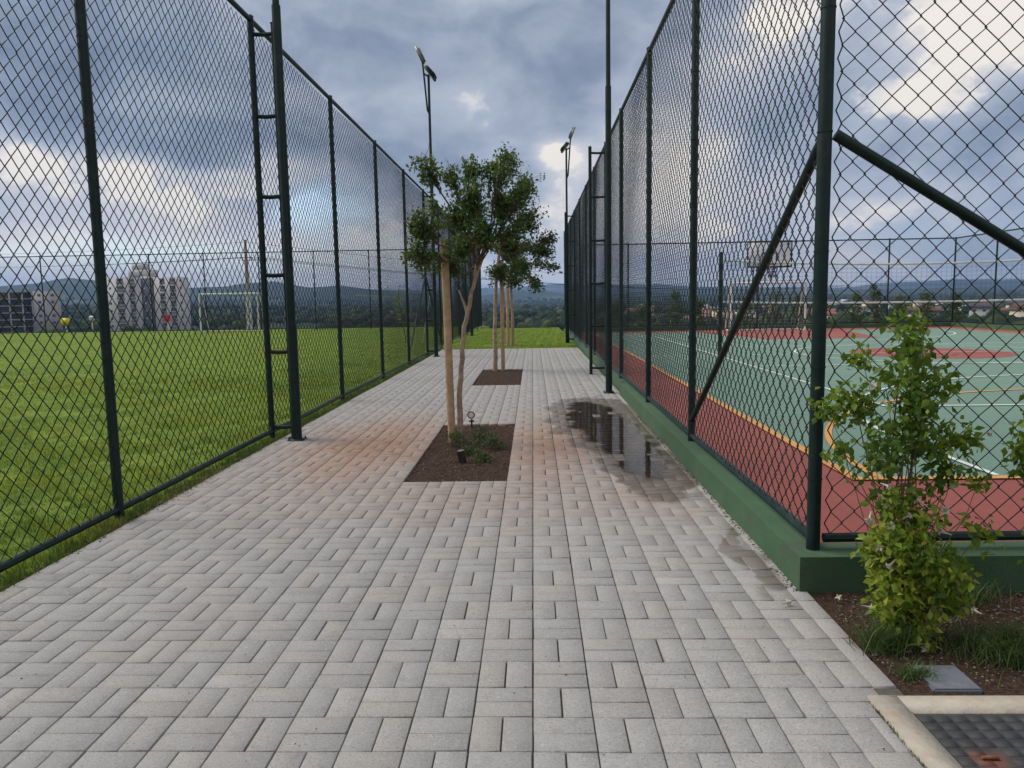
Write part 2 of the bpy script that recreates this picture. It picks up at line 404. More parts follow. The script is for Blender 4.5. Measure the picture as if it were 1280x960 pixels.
def verge_sampler(n):
    x = np.random.uniform(XL, 1.28, n); y = YF + np.random.uniform(0, 1, n)**1.3*15.5
    return np.stack([x, y, np.full(n, -.014)], -1)
def straw_sampler(n):
    y = np.random.normal(5.6, .55, n); return np.stack([XL + np.random.normal(-.03, .035, n), y, np.full(n, .002)], -1)
M_STRAW = leafmat('straw', [(0, (.16, .10, .05)), (.6, (.30, .21, .11)), (1, (.42, .32, .18))], .1, .8)
tag(blades('edge_straw', 500, straw_sampler, .008, .03, .0022, M_STRAW, 5.), kind='stuff')
tag(blades('verge_grass', 30000, verge_sampler, .02, .045, .006, M_GRASS, .8, clump_rnd), kind='stuff')

# ------------------------------------------------------------------ paving
BEDS = [(-5, -2, 18, 32), (-5, -2, 52, 67)]            # columns i0..i1, rows j0..j1 (i1 exclusive +1)
def in_bed(i, j): return any(a <= i <= b and c <= j < d for a, b, c, d in BEDS)
def paver_material():
    m = bpy.data.materials.new('paver'); m.use_nodes = True; t = NT(m.node_tree); b = t.n['Principled BSDF']
    tc = t.node('ShaderNodeTexCoord'); P = tc.outputs['Object']
    at = t.node('ShaderNodeAttribute', attribute_name='rnd').outputs['Fac']
    base = t.ramp(at, [(0, (.272, .268, .264)), (.3, (.296, .291, .285)), (.6, (.308, .304, .300)), (.85, (.312, .299, .280)), (1, (.345, .336, .325))])
    grain = t.noise(P, 150, 2, .8); sp = t.noise(P, 58, 4, .8); blot = t.noise(P, 1.1, 5, .6, .4); strk = t.noise(P, 14, 5, .65)
    col = t.mix(t.m('MULTIPLY', t.sstep(grain, .53, .66), .62), base, (.13, .127, .123))
    col = t.mix(t.m('MULTIPLY', t.sstep(sp, .53, .68), .45), col, (.46, .45, .44))
    col = t.mix(t.m('MULTIPLY', t.sstep(strk, .5, .72), .35), col, (.18, .175, .17))
    col = t.mix(t.m('MULTIPLY', t.sstep(blot, .5, .72), .22), col, (.29, .24, .205))
    # red soil washed over the pavers round the first tree bed, and damp stone by the puddle
    sep = t.node('ShaderNodeSeparateXYZ'); t.l.new(P, sep.inputs[0]); X, Y, _ = sep.outputs
    w = t.node('ShaderNodeTexNoise'); t.l.new(P, w.inputs['Vector']); w.inputs['Scale'].default_value = 1.6; w.inputs['Detail'].default_value = 5
    ws = t.node('ShaderNodeSeparateColor'); t.l.new(w.outputs['Color'], ws.inputs[0])
    xw = t.m('ADD', X, t.m('MULTIPLY', t.m('SUBTRACT', ws.outputs[0], .5), 1.1)); yw = t.m('ADD', Y, t.m('MULTIPLY', t.m('SUBTRACT', ws.outputs[1], .5), 1.6))
    def gs(x0, y0, sx, sy):
        dx = t.m('DIVIDE', t.m('SUBTRACT', xw, x0), sx); dy = t.m('DIVIDE', t.m('SUBTRACT', yw, y0), sy)
        return t.m('EXPONENT', t.m('MULTIPLY', t.m('ADD', t.m('MULTIPLY', dx, dx), t.m('MULTIPLY', dy, dy)), -1))
    soil = t.m('ADD', t.m('MULTIPLY', gs(-1.6, 7.3, .75, 1.7), 1.15), t.m('MULTIPLY', gs(.10, 7.2, .48, 1.6), 1.0))
    soil = t.m('ADD', soil, t.m('MULTIPLY', gs(.75, 5.3, .4, .7), .35)); soil = t.m('ADD', soil, t.m('MULTIPLY', gs(-.6, 5.2, .7, .5), .4))
    soil = t.m('MULTIPLY', soil, t.sstep(strk, .15, .62), clamp=True)
    col = t.mix(t.m('MULTIPLY', soil, .80), col, (.29, .155, .092))
    wet = t.sstep(t.m('ADD', gs(.82, 8.7, .62, 2.3), t.m('MULTIPLY', gs(.98, 5.9, .32, .6), .9)), .30, .44)
    wet = t.m('MAXIMUM', wet, t.m('MULTIPLY', t.sstep(gs(1.12, 3.95, .13, .55), .35, .55), .75))
    col = t.mix(t.m('MULTIPLY', wet, .85), col, t.mix(1, col, (.44, .37, .31), 'MULTIPLY'))
    t.put(b.inputs['Base Color'], col)
    t.put(b.inputs['Roughness'], t.m('SUBTRACT', .88, t.m('MULTIPLY', wet, .58)))
    b.inputs['Specular IOR Level'].default_value = .35
    bp = t.node('ShaderNodeBump'); bp.inputs['Strength'].default_value = .45; bp.inputs['Distance'].default_value = .004
    t.put(bp.inputs['Height'], t.m('ADD', grain, sp)); t.l.new(bp.outputs[0], b.inputs['Normal'])
    return m
M_PAVER = paver_material()
def build_paving():
    br = []
    for j in range(-8, 100):
        y0 = Y0 + j*PY
        for i in range(-13, 6):
            if in_bed(i, j): continue
            x0 = X0 + i*PX
            if (i + j) % 2:   # two laid lengthwise
                br += [(x0, x0+PX/2, y0, y0+PY), (x0+PX/2, x0+PX, y0, y0+PY)]
            else:
                br += [(x0, x0+PX, y0, y0+PY/2), (x0, x0+PX, y0+PY/2, y0+PY)]
        br.append((XR, XE-.004, y0, y0+PY))
    br = np.array(br)
    # drain frame cuts the near right corner
    near = br[:, 2] < 2.46; br[near, 1] = np.minimum(br[near, 1], 1.162); br = br[br[:, 1]-br[:, 0] > .03]
    n = len(br); g = .0018 + np.random.exponential(.0009, (n, 4)); g = np.clip(g, .0015, .0048)
    x0, x1, y0, y1 = br[:, 0]+g[:, 0], br[:, 1]-g[:, 1], br[:, 2]+g[:, 2], br[:, 3]-g[:, 3]
    bv = .0022
    z = np.random.normal(0, .0007, n) + .003*fbm((x0+x1)/2, (y0+y1)/2, 2.9, 2); tx, ty = np.random.normal(0, .0035, (2, n))
    cx, cy = (x0+x1)/2, (y0+y1)/2
    def ring(ix, zz):
        c = [(x0+ix, y0+ix), (x1-ix, y0+ix), (x1-ix, y1-ix), (x0+ix, y1-ix)]
        return [np.stack([a, b_, z + zz + (a-cx)*tx + (b_-cy)*ty], -1) for a, b_ in c]
    V = np.stack(ring(0*x0, -.03) + ring(0*x0, -bv) + ring(0*x0+bv, 0), 1).reshape(-1, 3)
    b = (np.arange(n)*12)[:, None]
    fs = [(8, 9, 10, 11)] + [(l*4+q, l*4+(q+1) % 4, l*4+4+(q+1) % 4, l*4+4+q) for l in (0, 1) for q in range(4)]
    F = (b[:, :, None] + np.array(fs)[None]).reshape(-1, 4)
    rnd = np.repeat(np.clip(np.random.normal(.5, .22, n), 0, 1), 9)
    mb = MB(); mb.add(V, F, rnd)
    tag(mb.build('paved_path', M_PAVER), kind='structure')
    jm = mat('joint_sand', (.085, .076, .066), .95, 0, .3, 40)
    mb = MB(); 
    ys = [Y0-8*PY, Y0+18*PY, Y0+32*PY, Y0+52*PY, Y0+67*PY, YF]
    xa, xb = X0-5*PX, X0-1*PX
    def q(a, b_, c, d): mb.add([(a, c, -.011), (b_, c, -.011), (b_, d, -.011), (a, d, -.011)], [(0, 1, 2, 3)])
    q(XL, xa, ys[0], YF); q(xb, XE, ys[0], YF); q(xa, xb, ys[0], ys[1]); q(xa, xb, ys[2], ys[3]); q(xa, xb, ys[4], ys[5])
    tag(mb.build('path_bedding', jm), kind='structure')
build_paving()

def soil_material():
    m = bpy.data.materials.new('soil'); m.use_nodes = True; t = NT(m.node_tree); b = t.n['Principled BSDF']
    P = t.node('ShaderNodeTexCoord').outputs['Object']
    a = t.noise(P, 60, 6, .7); c = t.noise(P, 7, 5, .6)
    col = t.ramp(a, [(.3, (.022, .014, .010)), (.5, (.060, .037, .026)), (.7, (.11, .075, .055)), (.82, (.2, .15, .115))])
    col = t.mix(t.m('MULTIPLY', t.sstep(c, .5, .7), .3), col, (.10, .055, .035))
    t.put(b.inputs['Base Color'], col); b.inputs['Roughness'].default_value = .95; b.inputs['Specular IOR Level'].default_value = .15
    bp = t.node('ShaderNodeBump'); bp.inputs['Strength'].default_value = 1; bp.inputs['Distance'].default_value = .02
    t.put(bp.inputs['Height'], a); t.l.new(bp.outputs[0], b.inputs['Normal'])
    return m
M_SOIL = soil_material()
def soil_sheet(name, x0, x1, y0, y1, z, amp, step=.03):
    o = grid_sheet(name, x0, x1, y0, y1, z, step, M_SOIL, 0)
    me = o.data; co = np.empty(len(me.vertices)*3, np.float32); me.vertices.foreach_get('co', co); co = co.reshape(-1, 3)
    co[:, 2] += amp*fbm(co[:, 0], co[:, 1], .35, 4) + np.random.normal(0, amp*.35, len(co))
    me.vertices.foreach_set('co', co.ravel()); me.update()
    return o
bedx0, bedx1 = X0-5*PX+.001, X0-PX-.001
soil_sheet('tree_bed_soil', bedx0, bedx1, Y0+18*PY+.002, Y0+32*PY-.002, -.020, .007)
soil_sheet('tree_bed_soil', bedx0, bedx1, Y0+52*PY+.002, Y0+67*PY-.002, -.020, .007, .06)
soil_sheet('border_soil', XE, 6.0, 2.53, 3.525, -.012, .008)

# pebbles and crumbs of soil on the beds, dry bits along the path edges
def crumbs(name, n, sampler, smin, smax, m):
    P = sampler(n); n = len(P)
    oc = np.array([(1,0,0),(-1,0,0),(0,1,0),(0,-1,0),(0,0,1),(0,0,-1)], float)
    tri = np.array([(0,2,4),(2,1,4),(1,3,4),(3,0,4),(2,0,5),(1,2,5),(3,1,5),(0,3,5)])
    s = np.random.uniform(smin, smax, (n, 1, 1))*np.random.uniform(.5, 1.4, (n, 6, 1))
    V = (oc[None]*s*np.array([1, 1, .6]) + P[:, None]).reshape(-1, 3)
    F = (np.arange(n)[:, None, None]*6 + tri[None]).reshape(-1, 3)
    mb = MB(); mb.add(V, F); return tag(mb.build(name, m), kind='stuff')
def bed_s(n):
    a = np.random.uniform(size=(n, 2)); k = np.random.uniform(size=n) < .6
    y = np.where(k, Y0+18*PY + a[:, 1]*14*PY, Y0+52*PY + a[:, 1]*15*PY)
    return np.stack([bedx0 + a[:, 0]*(bedx1-bedx0), y, np.full(n, -.013)], -1)
M_CRUMB = mat('soil_crumb', (.075, .047, .034), .95, 0, .5, 50)
crumbs('bed_soil_crumbs', 3000, bed_s, .003, .011, M_CRUMB)
def border_s(n):
    a = np.random.uniform(size=(n, 2)); return np.stack([XE+.02+a[:, 0]*2.2, 2.62+a[:, 1]*.89, np.full(n, -.006)], -1)
crumbs('border_soil_crumbs', 2600, border_s, .002, .008, mat('gravel_crumb', (.16, .125, .10), .95, 0, .6, 60))
def edge_s(n):
    y = np.random.uniform(3.0, 9, n); return np.stack([XL + np.random.normal(-.01, .03, n), y, np.full(n, .003)], -1)
def path_s(n):
    a = np.random.uniform(size=(n, 2)); return np.stack([XL+.1 + a[:, 0]*(XE-XL-.15), 1.9 + a[:, 1]**1.5*16, np.full(n, .002)], -1)
crumbs('path_grit', 700, path_s, .0012, .0042, mat('path_grit', (.05, .042, .034), .95, 0, .5, 50))
def wall_foot_s(n):
    y = np.random.uniform(3.5, 9, n); return np.stack([1.262 - np.abs(np.random.normal(0, .018, n)), y, np.full(n, .002)], -1)
crumbs('wall_foot_litter', 500, wall_foot_s, .002, .007, mat('wall_litter', (.06, .045, .035), .95, 0, .5, 50))
crumbs('bed_pale_grit', 500, bed_s, .003, .009, mat('pale_grit', (.24, .19, .15), .95, 0, .4, 50))
crumbs('path_edge_litter', 900, edge_s, .002, .008, mat('dry_litter', (.17, .115, .065), .9, 0, .5, 50))

# ------------------------------------------------------------------ court
CX0, CX1, CY0, CY1 = 1.42, 17.55, 3.72, 32.0     # inside of the low wall
CZ = .004
def flat(name, polys, z, m):
    mb = MB()
    for p in polys: mb.add([(x, y, z) for x, y in p], [tuple(range(len(p)))])
    return tag(mb.build(name, m), kind='structure')
M_TEAL = mat('court_teal', (.118, .205, .155), .62, 0, .07, .5, .15, 160, dirt=((.14, .19, .145), 1.3, .5))
M_RED = mat('court_red', (.245, .056, .040), .65, 0, .07, .6, .15, 160, dirt=((.19, .05, .038), 1.1, .5))
M_ORANGE = mat('line_orange', (.55, .27, .07), .6, 0, .08, 3)
M_LINE = mat('line_white', (.62, .66, .63), .6, 0, .1, 3)
LX0, LX1, LY0, LY1 = 2.46, 16.4, 5.69, 30.3
def rect(x0, x1, y0, y1): return [(x0, y0), (x1, y0), (x1, y1), (x0, y1)]
flat('court_border', [rect(CX0, CX1, CY0, CY1)], CZ, M_RED)
flat('court_surface', [rect(LX0, LX1, LY0, LY1)], CZ+.004, M_TEAL)
w = .05
def arc(cx, cy, r, a0, a1, w, n=40):
    out = []
    for k in range(n):
        a, b = R(a0+(a1-a0)*k/n), R(a0+(a1-a0)*(k+1)/n)
        p = lambda q, rr: (cx+rr*math.cos(q), cy+rr*math.sin(q))
        out.append([p(a, r-w/2), p(a, r+w/2), p(b, r+w/2), p(b, r-w/2)])
    return out
def disc(cx, cy, r, n=48): return [[(cx+r*math.cos(2*math.pi*k/n), cy+r*math.sin(2*math.pi*k/n)) for k in range(n)]]
def lines_of(pts, w):
    out = []
    for (x0, y0), (x1, y1) in zip(pts[:-1], pts[1:]):
        d = Vector((x1-x0, y1-y0)).normalized()*w/2; nx, ny = -d.y, d.x
        out.append([(x0-nx, y0-ny), (x1-nx, y1-ny), (x1+nx, y1+ny), (x0+nx, y0+ny)])
    return out
MX, MY = 9.4, 18.0
flat('court_red_paint', disc(MX, MY, 1.75) + [[(6.4, LY1-.06), (7.6, 24.5), (11.2, 24.5), (12.4, LY1-.06)], [(6.4, LY0+.06), (12.4, LY0+.06), (11.2, 11.5), (7.6, 11.5)]], CZ+.008, M_RED)
b_ = .045
flat('court_orange_lines', [rect(LX0-b_, LX0+b_, LY0-b_, LY1+b_), rect(LX1-b_, LX1+b_, LY0-b_, LY1+b_), rect(LX0+b_, LX1-b_, LY0-b_, LY0+b_), rect(LX0+b_, LX1-b_, LY1-b_, LY1+b_)]
     + arc(7.9, LY0+.05, 5.25, 90, 180, .07) + arc(10.9, LY0+.05, 5.25, 0, 90, .07) + lines_of([(7.9, LY0+5.3), (10.9, LY0+5.3)], .07), CZ+.012, M_ORANGE)
flat('court_white_lines', arc(MX, 7.1, 5.85, 0, 180, .05, 60) + lines_of([(MX-5.85, LY0+.05), (MX-5.85, 7.1)], .05) + lines_of([(MX+5.85, LY0+.05), (MX+5.85, 7.1)], .05)
     + arc(MX, 29, 5.85, 180, 360, .05, 60) + arc(MX, MY, 3, 0, 360, .05, 60) + lines_of([(LX0+.05, MY), (LX1-.05, MY)], .05)
     + lines_of([(4.4, 9.4), (14.4, 9.4)], .05) + lines_of([(4.4, 15.1), (14.4, 15.1)], .05) + lines_of([(4.4, 21), (14.4, 21)], .05) + lines_of([(4.4, 9.4), (4.4, 27)], .05), CZ+.016, M_LINE)

M_WALL = mat('green_wall_paint', (.042, .098, .044), .78, 0, .14, 3.5, .4, 70, dirt=((.066, .072, .050), 4.2, .55))
def bevel_box_thing(name, boxes, m, label, cat, bev=.012):
    bm = bmesh.new()
    for x0, x1, y0, y1, z0, z1 in boxes:
        r = bmesh.ops.create_cube(bm, size=1)
        bmesh.ops.scale(bm, vec=(x1-x0, y1-y0, z1-z0), verts=r['verts']); bmesh.ops.translate(bm, vec=((x0+x1)/2, (y0+y1)/2, (z0+z1)/2), verts=r['verts'])
    bmesh.ops.bevel(bm, geom=bm.edges[:], offset=bev, segments=2, affect='EDGES')
    me = bpy.data.meshes.new(name); bm.to_mesh(me); bm.free(); me.materials.append(m)
    o = bpy.data.objects.new(name, me); link(o); tag(o, label, cat); return o
WT = .17
def low_wall():
    out = [(1.265, 3.505), (17.75, 3.505), (17.75, 32.2), (1.335, 32.2), (1.335, 11.03), (1.265, 11.02)]
    inn = [(1.42, 3.72), (17.55, 3.72), (17.55, 32.0), (1.42, 32.0), (1.42, 11.03), (1.42, 11.02)]
    bm = bmesh.new(); n = 6
    def ring(p, z): return [bm.verts.new((x, y, z)) for x, y in p]
    ob, ot, it_, ib = ring(out, -.2), ring(out, WT), ring(inn, WT), ring(inn, -.2)
    for k in range(n):
        q = (k+1) % n
        for a, b in ((ob, ot), (ot, it_), (it_, ib)): bm.faces.new((a[k], a[q], b[q], b[k]))
    bm.edges.ensure_lookup_table()
    ed = [e for e in bm.edges if len(e.link_faces) == 2 and e.calc_face_angle(0) > .5]
    bmesh.ops.bevel(bm, geom=ed, offset=.012, segments=2, affect='EDGES'); bmesh.ops.recalc_face_normals(bm, faces=bm.faces[:])
    me = bpy.data.meshes.new('low_wall'); bm.to_mesh(me); bm.free(); me.materials.append(M_WALL)
    o = bpy.data.objects.new('low_wall', me); link(o); tag(o, 'low green painted concrete wall round the court under the fence', 'wall')
low_wall()

# ------------------------------------------------------------------ chain-link fences
CELL = .116
def chain_mesh(L, H, r, z0, sides=3, fine=None):
    """zigzag wires hooked into each other, in the plane y=0; u along x"""
    mb = MB(); nw = int(L/(CELL/2)); rows = int(H/(CELL/2))
    v = np.arange(rows+1)*(CELL/2)
    zz = v + z0
    e = r*1.4
    side = np.where(np.arange(rows+1) % 2 == 0, 1, -1)
    tri = np.arange(sides)*2*math.pi/sides + .5
    cs, sn = np.cos(tri), np.sin(tri)
    for w_ in range(nw+1):
        s = side*(1 if w_ % 2 == 0 else -1)
        x = w_*CELL/2 + s*(CELL/4 + e)
        x = np.clip(x + np.random.normal(0, .0015, len(x)), 0, L)
        y = s*r*.9 + np.random.normal(0, .001, len(x))
        x = x + .007*np.sin(zz*1.9 + w_*.021) + .004*np.sin(zz*4.3 - w_*.05); y = y + .010*np.sin(zz*1.4 + w_*.043) + .006*np.sin(w_*.11 + zz)
        x = np.clip(x, 0, L)
        # ring lies roughly across the (mostly vertical) run of the wire
        V = np.stack([x[:, None] + cs*r*1.25, y[:, None] + sn*r*1.1, zz[:, None] - (cs*s[:, None]*0)], -1).reshape(-1, 3)
        i, k = np.meshgrid(np.arange(rows), np.arange(sides), indexing='ij'); k2 = (k+1) % sides
        mb.add(V, np.stack([i*sides+k, i*sides+k2, (i+1)*sides+k2, (i+1)*sides+k], -1).reshape(-1, 4))
    return mb
def fence(label, origin, rz, L, H, posts, z0, wire_r, base_z, post_r=.032, foot=0., sides=3, bottom=True, ends=()):
    t = thing('chain_link_fence', label, 'fence', (origin[0], origin[1], base_z), 'dark green chain-link fences', rz)
    chain_mesh(L, H-z0-.02, wire_r, z0+.015, sides).build('chain_link_mesh', M_WIRE, t, smooth=False)
    mb = MB(); mb.tube([(0, 0, H), (L, 0, H)], .026, 8); mb.build('top_rail', M_POST, t, True)
    if bottom:
        mb = MB(); pts = [(u, 0, z0 + .004*math.sin(u*1.7)) for u in np.linspace(0, L, int(L*2)+2)]
        mb.tube(pts, .024, 8); mb.build('bottom_rail', M_POST, t, True)
    for u in posts:
        rr = post_r*1.03 if u in ends else post_r
        mb = MB(); mb.tube([(0, 0, -.03), (0, 0, H+.03)], rr, 12); mb.tube([(0, 0, H+.03), (0, 0, H+.045)], [rr*1.12, rr*.7], 12)
        for z in np.arange(.35, H-.1, .55):   # tie-wire bands
            mb.tube([(0, 0, z), (0, 0, z+.007)], rr+.003, 12)
        mb.build('post', M_POST, t, True, loc=(u, 0, 0))
    return t
def buttress(parent, u, d, H, foot):
    """second upright standing off the fence, tied back to its post by rungs"""
    mb = MB(); mb.tube([(0, d, foot), (0, d, H)], .030, 12); mb.tube([(0, d, H), (0, d, H+.02)], [.038, .02], 12)
    mb.box(-.05, .05, d-.05, d+.05, foot, foot+.008)
    b = mb.build('buttress', M_POST, parent, True, loc=(u, 0, 0))
    for k in range(6):
        z = foot + .12 + k*(H-foot-.22)/5
        mb = MB(); mb.tube([(0, 0, z), (0, d*.5, z-.008), (0, d, z)], .021, 8, False); mb.build('rung', M_POST, b, True)
def brace(parent, p0, p1, r=.024):
    mb = MB(); mb.tube([p0, p1], r, 10); mb.build('brace', M_POST, parent, True)

FX = -2.80
lp = [-1.12, 1.85] + [1.85+2.97*k for k in range(1, 14)]
f1 = fence('tall chain-link fence between the path and the grass field', (FX, lp[0]), R(90), lp[-1]-lp[0], 4.26, [y-lp[0] for y in lp], .07, .0034, 0)
for k in (3, 7, 11): buttress(f1, lp[k]-lp[0], -.235, 4.22, 0)
brace(f1, (lp[7]-lp[0]+.0, 0, 2.1), (lp[8]-lp[0], 0, .25)); brace(f1, (lp[7]-lp[0], 0, 2.1), (lp[6]-lp[0], 0, .25))
fl = fence('long far chain-link fence behind the white goal on the grass field', (-62, lp[-1]), 0, 62+FX, 4.2, [62+FX-3.0*k for k in range(0, 20)], .07, .0026, 0, .03)
rp = [3.63, 6.48, 8.95, 11.70, 14.10, 16.7, 19.3, 21.9, 24.5, 27.1, 29.7, 32.1]
RX = 1.37
f2 = fence('tall chain-link fence on the low green wall between path and court', (RX, rp[0]), R(90), rp[-1]-rp[0], 4.05, [y-rp[0] for y in rp], .055, .0034, WT, ends=(0.,))
for k in (4, 8): buttress(f2, rp[k]-rp[0], .29, 4.0, -WT)
brace(f2, (.03, 0, 1.97), (rp[1]-rp[0], 0, .18))
f3 = fence('chain-link fence across the near end of the court behind the flowering vine', (RX+.05, 3.63), 0, 16.2, 4.05, [2.75, 5.5, 8.2, 10.9, 13.6, 16.2], .055, .0034, WT)
brace(f3, (0, 0, 1.99), (2.75, 0, .30), .026); 
f4 = fence('far chain-link fence behind the basketball hoop and court goal', (RX, 32.1), 0, 16.28, 3.5, [16.28-2.72*k for k in range(6)], .055, .0026, WT, .032)
f5 = fence('chain-link fence along the far long side of the court', (17.65, 3.63), R(90), 28.47, 3.5, [3+2.83*k for k in range(10)], .055, .0028, WT, .032)

# ------------------------------------------------------------------ floodlight masts
def mast(x, y, h, side, label):
    t = thing('floodlight_mast', label, 'floodlight', (x, y, 0), 'floodlight masts along the path')
    mb = MB(); mb.tube([(0, 0, 0), (0, 0, 1.2), (0, 0, 1.2), (0, 0, h*.62), (0, 0, h*.62), (0, 0, h)], [.050, .050, .043, .043, .034, .030], 14); mb.build('pole', M_POST, t, True)
    mb = MB(); mb.box(-.08, .08, -.08, .08, 0, .010)
    for sx in (-1, 1):
        for sy in (-1, 1): mb.tube([(sx*.066, sy*.066, .006), (sx*.066, sy*.066, .028)], .008, 6)
    mb.build('base_plate', M_POST, t)
    mb = MB(); mb.tube([(0, 0, h-.95), (side*.05, 0, h-.85), (side*.13, -.02, h+.22), (side*.16, -.02, h+.42)], .022, 8)
    mb.tube([(0, 0, h-.05), (side*.11, -.02, h+.02)], .02, 8); mb.build('bracket', M_POST, t, True)
    for cx, cz, ti in ((side*.20, h+.46, 66), (side*-.04, h+.02, 48)):
        mb = MB(); mb.box(-.16, .16, -.22, .22, -.03, .03)
        for k in range(7): mb.box(-.14, .14, -.19+k*.06, -.175+k*.06, .03, .075)
        hd = mb.build('floodlight', M_GREYM if ti > 60 else M_POST, t); hd.location = (cx, 0, cz); hd.rotation_euler = (0, R(-side*ti), 0)
        mb = MB(); mb.box(-.145, .145, -.2, .2, -.036, -.031); mb.build('lens', M_GLASS, hd)
    return t
mast(-2.49, 7.66, 7.0, -1, 'nearest floodlight mast beside the left fence, running out of the top of the picture')
mast(-2.50, 19.12, 6.98, -1, 'floodlight mast by the left fence with tilted lamps above the first tree')
mast(-2.50, 30.4, 6.5, -1, 'floodlight mast whose top just shows through the tree crown')
mast(1.13, 11.25, 7.2, 1, 'tall floodlight mast beside the puddle and the low green wall')
mast(1.13, 24.6, 6.2, 1, 'distant floodlight mast by the court fence right of the trees')

# ------------------------------------------------------------------ trees and leaves
def leaf_mesh(mb, C, size, rnd, droop=.3):
    C = np.asarray(C, float); n = len(C)
    d = np.random.normal(size=(n, 3)); d[:, 2] -= droop; d /= np.linalg.norm(d, axis=1)[:, None]
    u = np.random.normal(size=(n, 3)); u -= d*(u*d).sum(1)[:, None]; u /= np.linalg.norm(u, axis=1)[:, None]
    nn = np.cross(d, u)
    s = (size*np.random.uniform(.6, 1.35, n))[:, None]
    a = C; tip = C + d*s; l = C + d*s*.42 + u*s*.30 + nn*s*.10; r = C + d*s*.42 - u*s*.30 + nn*s*.10
    V = np.stack([a, l, tip, r], 1).reshape(-1, 3); b = np.arange(n)*4
    F = np.concatenate([np.stack([b, b+1, b+2], -1), np.stack([b, b+2, b+3], -1)])
    mb.add(V, F, np.clip(np.concatenate([rnd, rnd]), 0, 1))
def wander(p0, p1, n, amp):
    P = np.linspace(p0, p1, n); k = np.sin(np.linspace(0, math.pi, n))[:, None]
    return P + np.cumsum(np.random.normal(0, amp, (n, 3)), 0)*k
def tree(label, base, trunk_pts, r0, clusters, nleaf, lsize, leaf_m, forks=(), name='young_tree'):
    """trunk with limbs to each leaf cluster; clusters: (x,y,z,radius,weight) relative to base"""
    t = thing(name, label, 'tree', base, 'young trees down the middle of the path')
    tp = np.array(trunk_pts, float); m = len(tp)
    tt = MB(); fine = np.stack([np.interp(np.linspace(0, m-1, m*5), np.arange(m), tp[:, q]) for q in range(3)], -1)
    fine[1:-1] += np.random.normal(0, .004, (len(fine)-2, 3))
    tt.tube(fine, np.linspace(r0, r0*.45, len(fine)), 10); 
    for (fx, fy, fz), hh in forks: tt.tube(wander(fine[int(len(fine)*hh)], (fx, fy, fz), 7, .004), np.linspace(r0*.55, r0*.22, 7), 8)
    tw = MB(); cw = MB(); W = sum(c[4] for c in clusters)
    for (x, y, z, rad, wt) in clusters:
        c = np.array((x, y, z)); j = fine[min(len(fine)-1, int(len(fine)*random.uniform(.72, .98)))]
        limb = wander(j, c, 8, .022*max(1, rad*2)); tw.tube(limb, np.linspace(r0*.34, .005, 8), 6)
        nl = int(nleaf*wt/W); got = 0
        while got < nl:
            d = np.random.normal(size=3); d /= np.linalg.norm(d); q = c + d*rad*random.uniform(.25, 1.18)*np.array([1, 1, .9])
            s = limb[random.randint(4, 7)]
            tg = wander(s, q, 6, .012*max(1, rad*2)); tw.tube(tg, np.linspace(.005, .0018, 6), 4, False)
            k = random.randint(12, 26); u = np.random.uniform(.3, 1.03, k); idx = u*5
            P = np.stack([np.interp(idx, np.arange(6), tg[:, e]) for e in range(3)], -1) + np.random.normal(0, lsize*.75, (k, 3))
            leaf_mesh(cw, P, lsize, np.random.normal(.42 + .2*random.uniform(-1, 1), .2, k)); got += k
    for _ in range(9):   # bare shoots poking out of the top
        x, y, z, rad, wt = random.choice(clusters)
        a = np.array((x, y, z+rad*.6)); b = a + np.random.normal(0, .08, 3) + np.array([0, 0, rad*.9])
        tw.tube(wander(a, b, 6, .01), np.linspace(.004, .0012, 6), 4, False)
    tt.build('trunk', M_BARK, t, True); tw.build('twigs', M_TWIG, t)
    cw.build('crown', leaf_m, t)
    return t
# first tree: trunk leans right; crown spreads to both sides.  at (x px, y px) seen from the path
def at7(px, py): return ((px-575)/123.5, 0, 1.42+(377-py)/123.5)
c1 = [(at7(535, 285), .17, 1.3), (at7(530, 320), .15, .9), (at7(560, 330), .16, .9), (at7(545, 215), .12, .55), (at7(572, 222), .11, .55), (at7(600, 215), .10, .5), (at7(598, 250), .18, 1.1),
      (at7(625, 215), .13, .7), (at7(640, 205), .09, .4), (at7(575, 270), .16, .9), (at7(610, 290), .17, 1.), (at7(585, 315), .14, .7), (at7(640, 255), .16, .9), (at7(545, 255), .08, .3), (at7(662, 245), .13, .5), (at7(650, 290), .15, .7)]
c1 = [(x, random.uniform(-.3, .3), z, r, w_) for ((x, y, z), r, w_) in c1]
tree('young tree in the nearest soil bed, its pale trunk leaning away from a thick stake', (-.77, 7.54, -.02), [(0, 0, 0), (.01, 0, .55), (.06, .02, 1.1), (.14, .02, 1.45), (.21, .0, 1.72), (.22, 0, 2.05)], .032, c1, 7600, .041, LEAF_TREE, [((.02, .05, 1.55), .5), ((.36, -.04, 2.1), .72)])
def at15(px, py): return ((px-627)/60.8, 0, 1.42+(375-py)/60.8)
c2 = [(at15(590, 300), .35, .8), (at15(630, 250), .38, 1), (at15(660, 235), .34, 1), (at15(665, 275), .40, 1.2), (at15(640, 310), .40, 1.2), (at15(680, 315), .30, .8), (at15(655, 340), .34, 1.), (at15(690, 300), .16, .35),
      (at15(625, 345), .28, .7), (at15(600, 265), .3, .7), (at15(645, 205), .22, .5), (at15(690, 335), .14, .3), (at15(672, 355), .16, .4)]
c2 = [(x, random.uniform(-.7, .7), z, r, w_) for ((x, y, z), r, w_) in c2]
tree('darker bushy tree in the second soil bed with reddish leaf tips', (-.66, 15.2, -.02), [(-.13, 0, 0), (-.12, 0, .8), (-.09, .02, 1.6), (-.03, .02, 2.2), (.04, 0, 2.7)], .05, c2, 9000, .060, LEAF_DARK)
